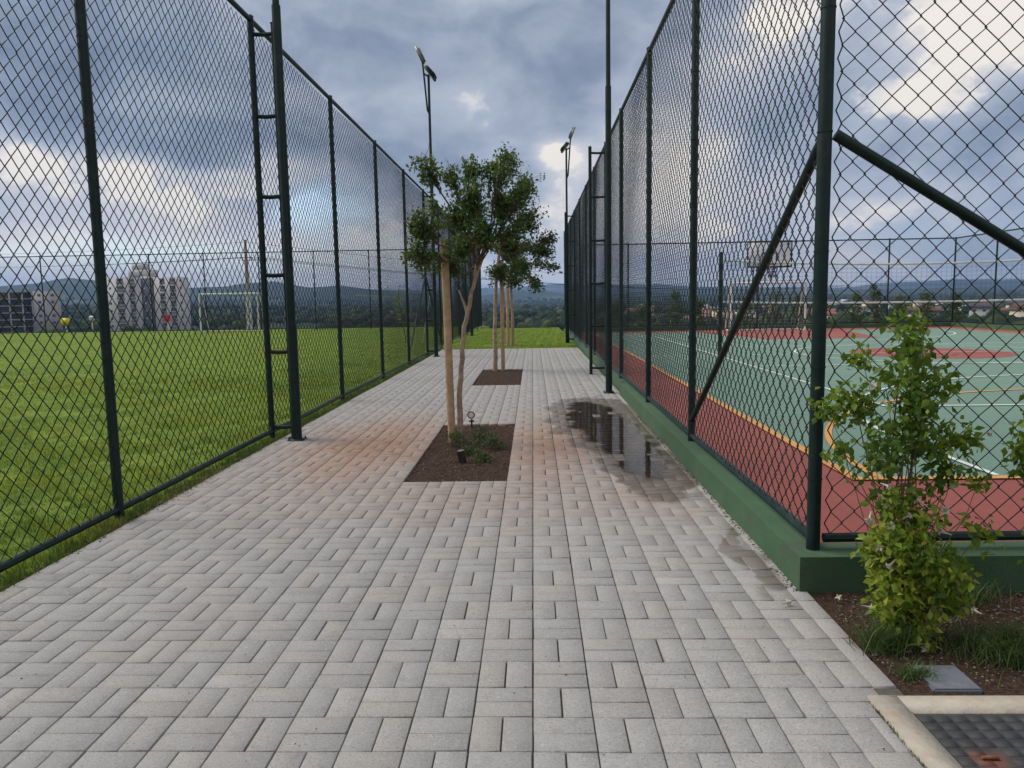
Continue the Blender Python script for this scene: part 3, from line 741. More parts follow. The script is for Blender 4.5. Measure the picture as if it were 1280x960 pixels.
c3 = [(x*.8, y, 1.75+z*.62, r*.75, w_) for (x, y, z, r, w_) in [(-.5, .2, 1., .5, 1), (.4, -.3, 1.2, .55, 1), (0, .1, 1.9, .55, 1), (.5, .4, 2.2, .4, .8), (-.4, -.2, 2.3, .4, .8), (.1, 0, .5, .45, .8)]]
tree('farthest young tree, standing on the grass beyond the end of the paving', (-.66, 23.4, -.02), [(0, 0, 0), (.02, 0, .9), (-.02, .02, 1.8), (.05, .02, 2.4)], .06, c3, 4500, .075, LEAF_DARK)
def stake(x, y, h, r, tilt, label):
    mb = MB(); mb.tube([(0, 0, -.1)] + [(tilt*z + random.uniform(-.002, .002), 0, z) for z in np.linspace(0, h, 9)], r, 10)
    o = mb.build('wooden_stake', M_STAKE, None, True, loc=(x, y, -.02)); tag(o, label, 'stake', 'round wooden tree stakes')
stake(-.845, 7.50, 2.05, .040, -.012, 'thick round wooden stake beside the trunk in the nearest soil bed')
stake(-.63, 15.25, 2.2, .042, .004, 'wooden stake beside the tree in the second soil bed')
stake(-.79, 23.3, 2.1, .05, .0, 'wooden stake beside the farthest young tree on the grass')

def shrub(name, label, base, h, rad, nleaf, lsize, m, group=None, cat='shrub', stems=4):
    t = thing(name, label, cat, base, group); tw = MB(); cw = MB()
    for _ in range(stems):
        q = np.array([random.uniform(-rad, rad)*.5, random.uniform(-rad, rad)*.5, h*random.uniform(.6, .95)])
        tw.tube(wander((random.uniform(-.03, .03), 0, -.05), q, 6, .02*h), np.linspace(.012*h, .004*h, 6), 5, False)
    done = 0
    while done < nleaf:
        a = random.uniform(0, 6.28); zz = random.uniform(.12, 1)**.8; rr = rad*random.uniform(.15, 1)*(1.05-.6*zz)
        c = np.array([math.cos(a)*rr, math.sin(a)*rr, zz*h]); k = random.randint(10, 22)
        leaf_mesh(cw, c + np.random.normal(0, rad*.16, (k, 3)), lsize, np.random.normal(.45+.25*random.uniform(-1, 1), .2, k)); done += k
    tw.build('stems', M_TWIG, t); cw.build('foliage', m, t); return t
# low plants in the first bed
for x, y, h, r, lab in [(-.78, 7.30, .13, .15, 'low leafy plant round the foot of the stake'), (-.55, 7.35, .15, .18, 'low bushy plant right of the tree foot in the first bed'), (-.40, 7.15, .12, .14, 'small plant near the right edge of the first bed'),
                        (-.48, 6.60, .06, .12, 'thin ground plant in front of the low plants in the first bed'), (-.62, 6.85, .07, .12, 'small sprig just behind the short black ground light')]:
    shrub('bed_plant', lab, (x, y, -.02), h, r, 420, .022, LEAF_LOW, 'low plants in the first tree bed', 'plant', 3)

# ------------------------------------------------------------------ garden lights
def spike_light():
    t = thing('garden_spotlight', 'small black spike spotlight with round white lens at the far bed edge', 'spotlight', (-.715, 8.38, -.02))
    mb = MB(); mb.tube([(0, 0, -.05), (0, 0, .10)], .010, 8); mb.box(-.03, .03, -.008, .008, .07, .085); mb.build('spike', M_BLACK, t, True)
    mb = MB(); mb.tube([(0, .055, .135), (0, .045, .137), (0, -.045, .155), (0, -.055, .157)], [.026, .034, .040, .042], 16); hd = mb.build('lamp_head', M_BLACK, t, True)
    mb = MB(); mb.tube([(0, -.0555, .1572), (0, -.0575, .1576)], .030, 16); mb.build('lens', M_WHITE, hd, True)
spike_light()
def stub_light():
    t = thing('ground_light', 'short black cylindrical ground light leaning in the first soil bed', 'ground light', (-.64, 6.52, -.02))
    mb = MB(); mb.tube([(0, 0, -.03), (-.018, 0, .10)], .036, 16); mb.tube([(-.018, 0, .10), (-.02, 0, .115)], [.039, .039], 16); mb.build('housing', M_BLACK, t, True)
    mb = MB(); mb.tube([(-.0202, 0, .1155), (-.0205, 0, .118)], .030, 16); mb.build('lens', M_GREYM, t, True)
stub_light()
def bollard():
    t = thing('bollard_light', 'small grey bollard light on the grass at the end of the paving', 'bollard light', (-.95, 22.8, -.02))
    mb = MB(); mb.tube([(0, 0, 0), (0, 0, .16)], .065, 12); mb.build('housing', M_BLACK, t, True); mb = MB(); mb.tube([(0, 0, .29), (0, 0, .33)], [.08, .07], 12); mb.build('cap', M_BLACK, t, True)
    mb = MB(); mb.tube([(0, 0, .16), (0, 0, .29)], .055, 12); mb.build('diffuser', M_WHITE, t, True)
bollard()

# ------------------------------------------------------------------ flowering vine by the court corner
def flower_mesh():
    mb = MB(); n = 10; rings = []
    prof_ = [(0, .003), (.02, .004), (.040, .006), (.052, .011), (.056, .020)]
    V = []; F = []
    for i, (z, r) in enumerate(prof_):
        for k in range(n):
            a = 2*math.pi*k/n; rr = r*(1 + (.28*math.cos(5*a) if i == len(prof_)-1 else .1*math.cos(5*a)*(i > 2)))
            V.append((rr*math.cos(a), rr*math.sin(a), z - (.004*math.cos(5*a) if i == 4 else 0)))
    for i in range(len(prof_)-1):
        for k in range(n): F.append((i*n+k, i*n+(k+1) % n, (i+1)*n+(k+1) % n, (i+1)*n+k))
    mb.add(V, F, [.9]*n + [.7]*n + [.3]*n + [.2]*n); return mb
FLOWER = None
def vine(label, base, clusters, blooms, nleaf, px0, name='flowering_vine', stemtop=1.1):
    global FLOWER
    t = thing(name, label, 'flowering plant', base, 'flowering vines at the near court fence'); tw = MB(); cw = MB()
    W = sum(c[4] for c in clusters)
    for (x, y, z, rad, wt, yel) in clusters:
        for _ in range(1):
            q = np.array((x, y, z)) + np.random.normal(0, rad*.4, 3); b = np.array((random.uniform(-.10, .10), random.uniform(-.06, .06), -.02))
            midp = np.array((x*.35, y*.4, z*.5)) + np.random.normal(0, .02, 3)
            pts = np.concatenate([wander(b, midp, 6, .006), wander(midp, q, 6, .006)[1:]]); tw.tube(pts, np.linspace(.0032, .0012, len(pts)), 5, False)
        nl = int(nleaf*wt/W); got = 0
        while got < nl:
            c = np.array((x, y, z)) + np.random.normal(0, rad*.52, 3); k = random.randint(4, 9)
            P = c + np.random.normal(0, .022, (k, 3)); leaf_mesh(cw, P, .037, np.random.normal(yel + .12*random.uniform(-1, 1), .16, k), .7); got += k
    for k in range(4): tw.tube(wander((random.uniform(-.03, .03), random.uniform(-.02, .02), -.03), (random.uniform(-.05, .05), random.uniform(-.03, .03), .75+.1*k), 9, .008), np.linspace(.007, .003, 9), 6, False)
    tw.build('stems', M_TWIG, t, True); cw.build('foliage', LEAF_VINE, t)
    for (x, y, z) in blooms:
        if FLOWER is None: o = FLOWER = flower_mesh().build('blossom', M_PETAL, t, True)
        else: o = FLOWER.copy(); link(o); o.parent = t
        o.location = (x, y, z); o.rotation_euler = (random.uniform(.6, 2.6), random.uniform(-.6, .6), random.uniform(0, 6.28)); s = random.uniform(.55, .95); o.scale = (s, s, s)
    return t
def atv(px, py, dy=0): return ((px-1130)/303, dy, 1.42+(368-py)/303)
def vc(px, py, rad, wt, yel): x, y, z = atv(px, py); return (x, random.uniform(-.10, .12), z, rad, wt, yel)
V1 = [vc(1120, 410, .05, .5, .4), vc(1112, 430, .05, .55, .4), vc(1150, 440, .06, .6, .35), vc(1078, 450, .045, .4, .6), vc(1095, 470, .06, .6, .5), vc(1140, 475, .08, 1., .42), vc(1050, 490, .05, .4, .6), vc(1042, 515, .05, .45, .55),
      vc(1075, 510, .07, .8, .4), vc(1120, 510, .08, 1., .42), vc(1155, 510, .06, .7, .5), vc(1090, 545, .08, 1., .35), vc(1140, 550, .08, 1., .4), vc(1050, 560, .04, .25, .5), vc(1180, 545, .05, .45, .55), vc(1200, 555, .05, .4, .6),
      vc(1110, 590, .08, .9, .4), vc(1160, 585, .06, .6, .45), vc(1205, 595, .04, .22, .6), vc(1130, 625, .07, .8, .6), vc(1085, 620, .05, .45, .5), vc(1090, 660, .06, .7, .8), vc(1130, 665, .07, 1., .7), vc(1205, 660, .05, .3, .65),
      vc(1105, 700, .07, .9, .8), vc(1150, 700, .07, .9, .68), vc(1190, 705, .06, .6, .6), vc(1080, 735, .05, .5, .8), vc(1125, 740, .07, .9, .85), vc(1165, 745, .06, .6, .7), vc(1200, 745, .03, .15, .8), vc(1130, 780, .05, .7, .82), vc(1100, 770, .05, .6, .75), vc(1115, 690, .07, 1., .8), vc(1140, 720, .07, 1., .82), vc(1095, 725, .06, .8, .78), vc(1150, 770, .05, .7, .8), vc(1120, 650, .07, .8, .72), vc(1175, 725, .06, .7, .7)]
V1 = [(x, y-(.07 if z < .5 and k % 2 else 0), z, r, w_, yl) for k, (x, y, z, r, w_, yl) in enumerate(V1)]
B1 = [atv(*p, -.12) for p in [(1055, 470), (1078, 595), (1105, 640), (1068, 630), (1130, 515), (1085, 650), (1145, 640), (1160, 595), (1100, 690), (1075, 680), (1135, 625), (1175, 770), (1165, 660), (1090, 605), (1120, 655), (1150, 630)]]
vine('tall flowering vine with white trumpet blossoms beside the court fence corner', (1.545, 3.07, 0), V1, B1, 4700, 1130)
def atw(px, py): return ((px-1330)/303, random.uniform(-.1, .1), 1.42+(367-py)/303)
V2 = [(*atw(px, py), r, w_, yl) for px, py, r, w_, yl in [(1256, 548, .03, .2, .5), (1276, 560, .05, .5, .5), (1290, 520, .05, .5, .5), (1290, 580, .07, .8, .45), (1320, 500, .08, 1, .4), (1320, 560, .08, 1, .45), (1300, 620, .07, .7, .6), (1330, 650, .08, 1, .6), (1310, 700, .07, .6, .7), (1340, 740, .07, .6, .7), (1290, 660, .04, .25, .6), (1350, 440, .08, .8, .4), (1370, 560, .08, .8, .4), (1275, 470, .03, .15, .6)]]
B2 = [((x-1330)/303, -.08, 1.42+(367-y)/303) for x, y in [(1275, 655), (1272, 672), (1300, 600), (1215, 532)]]
vine('flowering vine cut off by the right edge of the picture', (2.205, 3.07, 0), V2, B2, 2500, 1330)
for k, (x, y, lab) in enumerate([(1.40, 3.36, 'fallen white blossom by the wall corner'), (1.47, 3.30, 'fallen blossom on the soil just left of the big vine'), (1.78, 2.96, 'fallen white blossom right of the big vine foot'), (1.12, 3.32, 'fallen blossom on the paving by the wall corner'),
                                 (1.95, 3.2, 'fallen cream blossom on bare soil between the two vines'), (1.52, 2.92, 'fallen blossom in front of the big vine by the grass tuft'), (1.90, 2.74, 'fallen blossom on the grass right of the blue-grey lid')]):
    o = bpy.data.objects.new('fallen_blossom', FLOWER.data); link(o); o.location = (x, y, .016); o.rotation_euler = (R(90)+random.uniform(-.2, .2), random.uniform(-.3, .3), random.uniform(0, 6.28)); o.scale = (.8, .8, .8)
    tag(o, lab, 'flower', 'fallen vine blossoms')

def tuft(label, c, n, rad, hmin, hmax):
    def smp(n): 
        a = np.random.normal(0, 1, (n, 2))*rad; return np.stack([a[:, 0], a[:, 1]*.6, np.zeros(n)], -1)
    o = blades('grass_tuft', n, smp, hmin, hmax, .0022, M_TUFT, 1.6); o.location = (*c, -.012); tag(o, label, 'grass tuft')
tuft('spiky grass tuft at the paving edge in front of the big vine', (1.41, 2.92), 420, .055, .05, .15)
tuft('wide green grass patch on the soil at the right edge of the picture', (1.90, 2.86), 1500, .12, .04, .13)
tuft('thin grass sprouting along the edge of the blue-grey lid', (1.415, 2.70), 240, .03, .02, .06)
tuft('dark grass clump at the foot of the low wall between the vines', (1.98, 3.40), 260, .07, .04, .12)

def frame_gap_s(n):
    y = np.random.uniform(1.9, 2.5, n); k = np.random.uniform(size=n) < np.clip(.25+.6*np.sin(y*14)*np.sin(y*5+1), .05, 1)
    return np.stack([1.163 + np.random.normal(0, .004, n), y, np.full(n, -.01)], -1)[k]
tag(blades('joint_weeds', 900, frame_gap_s, .008, .022, .0018, M_TUFT, 1.2), kind='stuff')
# lid and drain
bevel_box_thing('junction_box_lid', [(1.425, 1.60, 2.59, 2.775, -.03, .001)], mat('lid_grey', (.115, .125, .155), .7, 0, .08, 10, .25, 120, dirt=((.2, .19, .18), 20, .5)), 'small blue-grey square junction box lid set in the soil', 'lid', .006)
def drain():
    t = thing('drain_cover', 'black gridded drain cover in a pale concrete frame', 'drain cover', (1.165, 1.2, 0))
    mc = mat('drain_concrete', (.37, .335, .285), .9, 0, .14, 9, .5, 60, dirt=((.30, .16, .08), 3.2, .65))
    mb = MB(); mb.box(0, .10, 0, 1.34, -.05, .008); mb.box(.10, 1.5, 1.245, 1.338, -.05, .007); mb.build('frame', mc, t)
    m = bpy.data.materials.new('drain_iron'); m.use_nodes = True; q = NT(m.node_tree); b = q.n['Principled BSDF']; P = q.node('ShaderNodeTexCoord').outputs['Object']
    n = q.noise(P, 9, 6, .6); col = q.ramp(n, [(.3, (.022, .024, .028)), (.7, (.05, .052, .057))])
    sep = q.node('ShaderNodeSeparateXYZ'); q.l.new(P, sep.inputs[0])
    dx = q.m('DIVIDE', q.m('SUBTRACT', sep.outputs[0], .215), .05); dy = q.m('DIVIDE', q.m('SUBTRACT', sep.outputs[1], .985), .05)
    rust = q.m('EXPONENT', q.m('MULTIPLY', q.m('ADD', q.m('MULTIPLY', dx, dx), q.m('MULTIPLY', dy, dy)), -1))
    col = q.mix(q.m('MULTIPLY', rust, q.sstep(n, .3, .6)), col, (.16, .05, .02)); q.put(b.inputs['Base Color'], col); b.inputs['Roughness'].default_value = .75
    mb = MB(); mb.box(.104, 1.5, 0, 1.241, -.05, -.004)
    gx = np.arange(.112, 1.46, .056); gy = np.arange(.012, 1.19, .047)
    for x in gx:
        for y in gy:
            if (x-.215)**2+(y-.985)**2 < .0012: continue
            mb.box(x, x+.050, y, y+.041, -.004, -.0030)
    cv = mb.build('cover', m, t)
    mb = MB(); mb.tube([(.19, .985, -.002), (.195, .985, .003), (.235, .985, .003), (.24, .985, -.002)], .006, 8); mb.build('lifting_bar', mat('rust', (.13, .05, .025), .8, 0, .4, 40), cv)
drain()

# ------------------------------------------------------------------ puddle
def puddle():
    m = bpy.data.materials.new('water'); m.use_nodes = True; t = NT(m.node_tree)
    for n in list(t.n): t.n.remove(n)
    o = t.node('ShaderNodeOutputMaterial'); tr = t.node('ShaderNodeBsdfTransparent'); tr.inputs[0].default_value = (.72, .66, .60, 1)
    gl = t.node('ShaderNodeBsdfGlossy'); gl.inputs['Roughness'].default_value = .012
    fr = t.node('ShaderNodeFresnel'); fr.inputs[0].default_value = 1.75; mx = t.node('ShaderNodeMixShader')
    bp = t.node('ShaderNodeBump'); bp.inputs['Strength'].default_value = .06; bp.inputs['Distance'].default_value = .01
    t.put(bp.inputs['Height'], t.noise(t.node('ShaderNodeTexCoord').outputs['Object'], 9, 2)); t.l.new(bp.outputs[0], gl.inputs['Normal'])
    P = t.node('ShaderNodeTexCoord').outputs['Object']
    sep = t.node('ShaderNodeSeparateXYZ'); t.l.new(P, sep.inputs[0])
    w = t.node('ShaderNodeTexNoise'); t.l.new(P, w.inputs['Vector']); w.inputs['Scale'].default_value = 2.6; w.inputs['Detail'].default_value = 6
    ws = t.node('ShaderNodeSeparateColor'); t.l.new(w.outputs['Color'], ws.inputs[0])
    xw = t.m('ADD', sep.outputs[0], t.m('MULTIPLY', t.m('SUBTRACT', ws.outputs[0], .5), .45)); yw = t.m('ADD', sep.outputs[1], t.m('MULTIPLY', t.m('SUBTRACT', ws.outputs[1], .5), 1.6))
    def gs(x0, y0, sx, sy):
        dx = t.m('DIVIDE', t.m('SUBTRACT', xw, x0), sx); dy = t.m('DIVIDE', t.m('SUBTRACT', yw, y0), sy)
        return t.m('EXPONENT', t.m('MULTIPLY', t.m('ADD', t.m('MULTIPLY', dx, dx), t.m('MULTIPLY', dy, dy)), -1))
    film = t.sstep(t.m('ADD', gs(.70, 8.9, .32, 1.45), gs(.92, 7.1, .24, 1.5)), .26, .56)
    gl.inputs['Color'].default_value = (1, 1, 1, 1)
    t.put(mx.inputs[0], t.m('MULTIPLY', fr.outputs[0], film)); t.put(tr.inputs[0], t.mix(film, (1, 1, 1), (.82, .77, .70)))
    t.l.new(tr.outputs[0], mx.inputs[1]); t.l.new(gl.outputs[0], mx.inputs[2]); t.l.new(mx.outputs[0], o.inputs[0])
    ctrl = [(.0, 5.4), (1.255, 5.4), (1.255, 8.2), (1.255, 11.0), (.0, 11.0)]; pts = ctrl
    c = np.mean(ctrl, 0); N = len(pts)
    V = [(x, y, .0022) for x, y in pts] + [(*c, .0022)]
    mb = MB(); mb.add(V, [(k, (k+1) % N, N) for k in range(N)]); tag(mb.build('puddle_water', m), kind='structure')
puddle()

# ------------------------------------------------------------------ court furniture
M_NET = mat('net_cord', (.35, .36, .36), .8, 0, .1, 20); M_NETD = mat('dark_cord', (.05, .055, .06), .8, 0, .1, 20)
def net_grid(mb, f, nu, nv, r):
    for i in range(nu+1): mb.tube([f(i/nu, k/nv) for k in range(nv+1)], r, 3, False)
    for k in range(nv+1): mb.tube([f(i/nu, k/nv) for i in range(nu+1)], r, 3, False)
def volley():
    t = thing('volleyball_net', 'sagging volleyball net with pale tapes across the middle of the court', 'net', (0, 18.5, CZ))
    xa, xb = 4.58, 14.2
    for x in (xa, xb):
        mb = MB(); mb.tube([(x, 0, 0), (x, 0, 2.46)], .05, 12); mb.tube([(x, 0, 2.46), (x, 0, 2.49)], [.055, .03], 12); mb.build('post', M_POST, t, True)
    sag = lambda u: .16*4*u*(1-u)
    f = lambda u, v: (xa+.06+(xb-xa-.12)*u, 0, 2.28 - sag(u) - (1-v)*(1.0-.08*math.sin(math.pi*u)))
    mb = MB(); net_grid(mb, f, 80, 9, .0028); mb.build('netting', M_NETD, t)
    for v, nm, h in ((1, 'top_tape', .05), (0, 'bottom_tape', .045)):
        mb = MB()
        P = [f(u, v) for u in np.linspace(0, 1, 31)]
        V = [(x, y+d, z+e) for x, y, z in P for d, e in ((-.006, -h/2), (.006, -h/2), (.006, h/2), (-.006, h/2))]
        mb.add(V, [(i*4+k, i*4+(k+1) % 4, i*4+4+(k+1) % 4, i*4+4+k) for i in range(30) for k in range(4)]); mb.build(nm, M_WHITE, t)
volley()
def hoop():
    t = thing('basketball_hoop', 'basketball hoop with a black framed clear backboard behind the court goal', 'basketball hoop', (9.73, 31.35, CZ))
    mb = MB(); mb.tube([(-.35, .35, 0), (-.35, .35, 2.7)], .055, 10); mb.tube([(-.35, .35, 2.6), (0, .03, 3.05)], .04, 8); mb.tube([(-.35, .35, 2.0), (0, .03, 2.75)], .035, 8); mb.tube([(-.6, .04, 2.6), (-.6, .3, 1.9), (-.35, .35, 1.6)], .025, 8); mb.build('support', M_BLACK, t, True)
    mp = mat('backboard_panel', (.62, .61, .61), .3, 0, .05, 3); q = NT(mp.node_tree)
    tb = q.node('ShaderNodeBsdfTransparent'); mx = q.node('ShaderNodeMixShader'); mx.inputs[0].default_value = .5
    q.l.new(q.n['Principled BSDF'].outputs[0], mx.inputs[1]); q.l.new(tb.outputs[0], mx.inputs[2]); q.l.new(mx.outputs[0], q.n['Material Output'].inputs[0])
    bb = MB(); bb.box(-.9, .9, -.01, .01, 2.58, 3.63); bo = bb.build('backboard', mp, t)
    mb = MB()
    for x0, x1, z0, z1 in ((-.92, .92, 3.58, 3.65), (-.92, .92, 2.56, 2.62), (-.92, -.87, 2.62, 3.58), (.87, .92, 2.62, 3.58), (-.30, .30, 3.13, 3.17), (-.30, -.26, 2.72, 3.13), (.26, .30, 2.72, 3.13), (-.30, .30, 2.68, 2.72)): mb.box(x0, x1, -.022, -.012, z0, z1)
    mb.build('frame', M_BLACK, bo)
    mb = MB(); mb.tube([(.225*math.cos(a), -.38+.225*math.sin(a), 2.60) for a in np.linspace(0, 6.283, 25)], .010, 6, False); mb.box(-.04, .04, -.16, -.02, 2.58, 2.62); mb.build('rim', mat('rim_red', (.22, .06, .04), .5), t, True)
    mb = MB()
    for k in range(12):
        a = k*math.pi/6; mb.tube([(.225*math.cos(a+j*.26)*s, -.38+.225*math.sin(a+j*.26)*s, 2.59-.15*j) for j, s in enumerate((1, .85, .7, .62))], .010, 3, False)
        mb.tube([(.225*math.cos(a-j*.26)*s, -.38+.225*math.sin(a-j*.26)*s, 2.59-.15*j) for j, s in enumerate((1, .85, .7, .62))], .010, 3, False)
    mb.build('hoop_net', M_NETD, t)
hoop()
def goal(label, x, y, w_, h, dep, cz, netm, flip=1):
    t = thing('goal', label, 'goal', (x, y, cz), 'small white football goals')
    r = .042
    mb = MB(); mb.tube([(-w_/2, 0, 0), (-w_/2, 0, h)], r, 12); mb.build('goalpost', M_WHITE, t, True)
    mb = MB(); mb.tube([(w_/2, 0, 0), (w_/2, 0, h)], r, 12); mb.build('goalpost', M_WHITE, t, True)
    mb = MB(); mb.tube([(-w_/2, 0, h), (w_/2, 0, h)], r, 12); mb.build('crossbar', M_WHITE, t, True)
    mb = MB()
    for s in (-1, 1):
        mb.tube([(s*w_/2, 0, h), (s*w_/2, flip*dep*.35, h)], .022, 8); mb.tube([(s*w_/2, flip*dep*.35, h), (s*w_/2, flip*dep, 0)], .022, 8); mb.tube([(s*w_/2, 0, .03), (s*w_/2, flip*dep, .03)], .02, 8)
    mb.tube([(-w_/2, flip*dep, .03), (w_/2, flip*dep, .03)], .02, 8); mb.build('back_frame', M_WHITE, t, True)
    mb = MB(); net_grid(mb, lambda u, v: (-w_/2+w_*u, flip*(dep*(1-.65*v)), .03+(h-.03)*v), 22, 14, .003)
    for s in (-1, 1): net_grid(mb, lambda u, v: (s*w_/2, flip*u*dep*(1-.65*v), .03+(h-.03)*v), 7, 14, .003)
    mb.build('goal_net', netm, t)
goal('white goal on the far side of the grass field', -16.05, 39.2, 3.1, 2.0, 1.0, -.012, M_NETD)
goal('white goal under the basketball hoop on the court', 9.45, 30.45, 2.95, 1.92, .9, CZ, M_NET)

# ------------------------------------------------------------------ things beyond the field
def road_sign(label, x, y, z, shape, m, ph):
    t = thing('road_sign', label, 'sign', (x, y, z))
    mb = MB(); mb.tube([(0, 0, -1.5), (0, 0, ph)], .05, 8); mb.build('post', M_WHITE, t, True)
    mb = MB()
    if shape == 'box': mb.box(-.27, .27, -.07, -.055, ph-.30, ph+.12)
    else:
        n = 8; V = [(.24*math.cos(math.pi/8+k*math.pi/4), yy, ph+.24*math.sin(math.pi/8+k*math.pi/4)) for yy in (-.075, -.06) for k in range(n)]
        mb.add(V[:8], [tuple(range(8))]); mb.add(V[8:], [tuple(range(7, -1, -1))]); mb.add(V, [(k, 8+k, 8+(k+1) % 8, (k+1) % 8) for k in range(8)])
    mb.build('panel', m, t)
road_sign('yellow rectangular sign on a white post beyond the field fence', -28.9, 45.6, -.6, 'box', mat('sign_yellow', (.75, .62, .02), .5), 1.25)
road_sign('red octagonal sign on a post in front of the apartment tower', -22.6, 45.8, -.6, 'oct', mat('sign_red', (.6, .05, .07), .5), 1.25)
t_ = thing('post_lamp', 'small white post lamp between the yellow sign and the apartment tower', 'lamp', (-27.2, 45.5, -.6))
mb = MB(); mb.tube([(0, 0, -1), (0, 0, 1.15)], .035, 8); mb.build('post', M_WHITE, t_, True)
mb = MB(); mb.tube([(0, 0, 1.15), (0, 0, 1.22), (0, 0, 1.42), (0, 0, 1.48)], [.07, .15, .17, .05], 10); mb.build('lamp_head', M_WHITE, t_, True)
def pylon():
    t = thing('utility_pole', 'tall utility pole, white at the foot and red at the top, behind the field goal', 'utility pole', (-19.1, 50, -1.2))
    mb = MB(); mb.tube([(-.13, 0, -1), (-.10, 0, 3.3)], .09, 8); mb.tube([(.13, 0, -1), (.10, 0, 3.3)], .09, 8)
    for z in np.arange(.2, 3.3, .55): mb.box(-.13, .13, -.04, .04, z, z+.12)
    mb.build('lower_legs', M_WHITE, t, True)
    mb = MB(); mb.tube([(0, 0, 3.3), (0, 0, 4.3)], .15, 10); mb.build('middle_section', mat('pole_grey', (.32, .33, .35), .7), t, True)
    mb = MB(); mb.tube([(0, 0, 4.3), (0, 0, 6.9)], [.12, .08], 10); mb.build('upper_section', mat('pole_red', (.33, .20, .19), .7), t, True)
    mb = MB(); mb.box(-.3, .95, -.03, .03, 5.53, 5.58)
    for x in (-.25, .4, .85): mb.tube([(x, 0, 5.6), (x, 0, 5.75)], .04, 6)
    mb.build('crossarm', M_BLACK, t)
    mb = MB()
    for x, dz in ((-.25, 0), (.4, .0), (.85, 0), (0, 1.0)):
        for ex, ey, ez in ((-75, 25, 3.5), (60, 50, -2)):
            P = [(x+ex*s, ey*s, 5.75+dz+ez*s - 2.4*4*s*(1-s)*.5) for s in np.linspace(0, 1, 15)]; mb.tube(P, .012, 3, False)
    mb.build('power_lines', M_BLACK, t)
pylon()

M_PLASTER = mat('tower_plaster', (.62, .60, .59), .85, 0, .06, .3, dirt=((.50, .48, .47), .4, .5)); M_PLASTERD = mat('tower_grey', (.13, .135, .16), .85, 0, .06, .3)
M_WIN = mat('far_glass', (.085, .09, .10), .4, 0, .3, 1.5); M_CONC = mat('raw_concrete', (.36, .35, .345), .9, 0, .12, .3); M_BRICKW = mat('block_infill', (.13, .095, .08), .9, 0, .2, .5)
def apartment():
    z0 = float(terrain_z(-155, 300)); yaw = math.atan2(155, 300)
    t = thing('apartment_tower', 'pale grey apartment tower with a dark stair core beyond the field', 'building', (-155.8, 300, z0), None, yaw); t.scale = (.90, 1, 1)
    top = 13.0 - z0
    mb = MB(); mb.box(-17.4, -2.3, 0, 16, -6, top); mb.box(2.9, 17.4, 0, 16, -6, top); mb.box(-2.3, 2.9, 1.2, 16, -6, top+.4); mb.build('wall', M_PLASTER, t)
    mb = MB(); mb.box(-2.25, 2.85, .7, 1.19, -6, top-.4); core = mb.build('stair_core', M_PLASTERD, t)
    mb = MB(); mb.box(-7, 5, 3, 13, top+.4, top+3); mb.box(-5.5, 1.8, 4, 12, top+3, top+5.6); mb.build('roof_block', M_PLASTER, t)
    wb = MB(); wb.box(-1.3, 1.3, -.55, .05, 0, 1.5); ww = MB(); ww.box(-.35, .35, -.04, .05, 0, .8)
    bal = None; sm = None; dot = None
    for fl in range(9):
        z = top - 3.0*fl - 2.4
        for x, w_ in ((-10.6, .95), (-5.9, .75), (6.4, .75), (10.6, .9)):
            if bal is None: o = bal = MB(); bal.box(-1.3, 1.3, -.06, .04, 0, 1.9); bal = o = bal.build('window', M_WIN, t); 
            else: o = bal.copy(); link(o); o.parent = t
            o.location = (x, 0, z); o.scale = (w_, 1, 1)
        for x in (-14.6, 14.0):
            if sm is None: m2 = MB(); m2.box(-.4, .4, -.05, .04, 0, .9); o = sm = m2.build('window', M_WIN, t)
            else: o = sm.copy(); link(o); o.parent = t
            o.location = (x, 0, z+.6)
        for x in (-.9, 1.4):
            if dot is None: m2 = MB(); m2.box(-.38, .38, -.05, .04, 0, .8); o = dot = m2.build('core_window', M_WHITE, core)
            else: o = dot.copy(); link(o); o.parent = core
            o.location = (x, .7, z+.5)
    b0 = None
    for fl in range(9):
        z = top - 3.0*fl - 2.4
        for x, w_ in ((-10.6, 1.5), (-5.9, 1.25), (6.4, 1.2), (10.6, 1.4)):
            if b0 is None: m2 = MB(); m2.box(-1, 1, -.9, -.02, -.25, -.1); m2.box(-1, 1, -.9, -.82, -.1, .65); o = b0 = m2.build('balcony', mat('balcony_grey', (.30, .295, .30), .85, 0, .06, .3), t)
            else: o = b0.copy(); link(o); o.parent = t
            o.location = (x, 0, z); o.scale = (w_, 1, 1)
apartment()
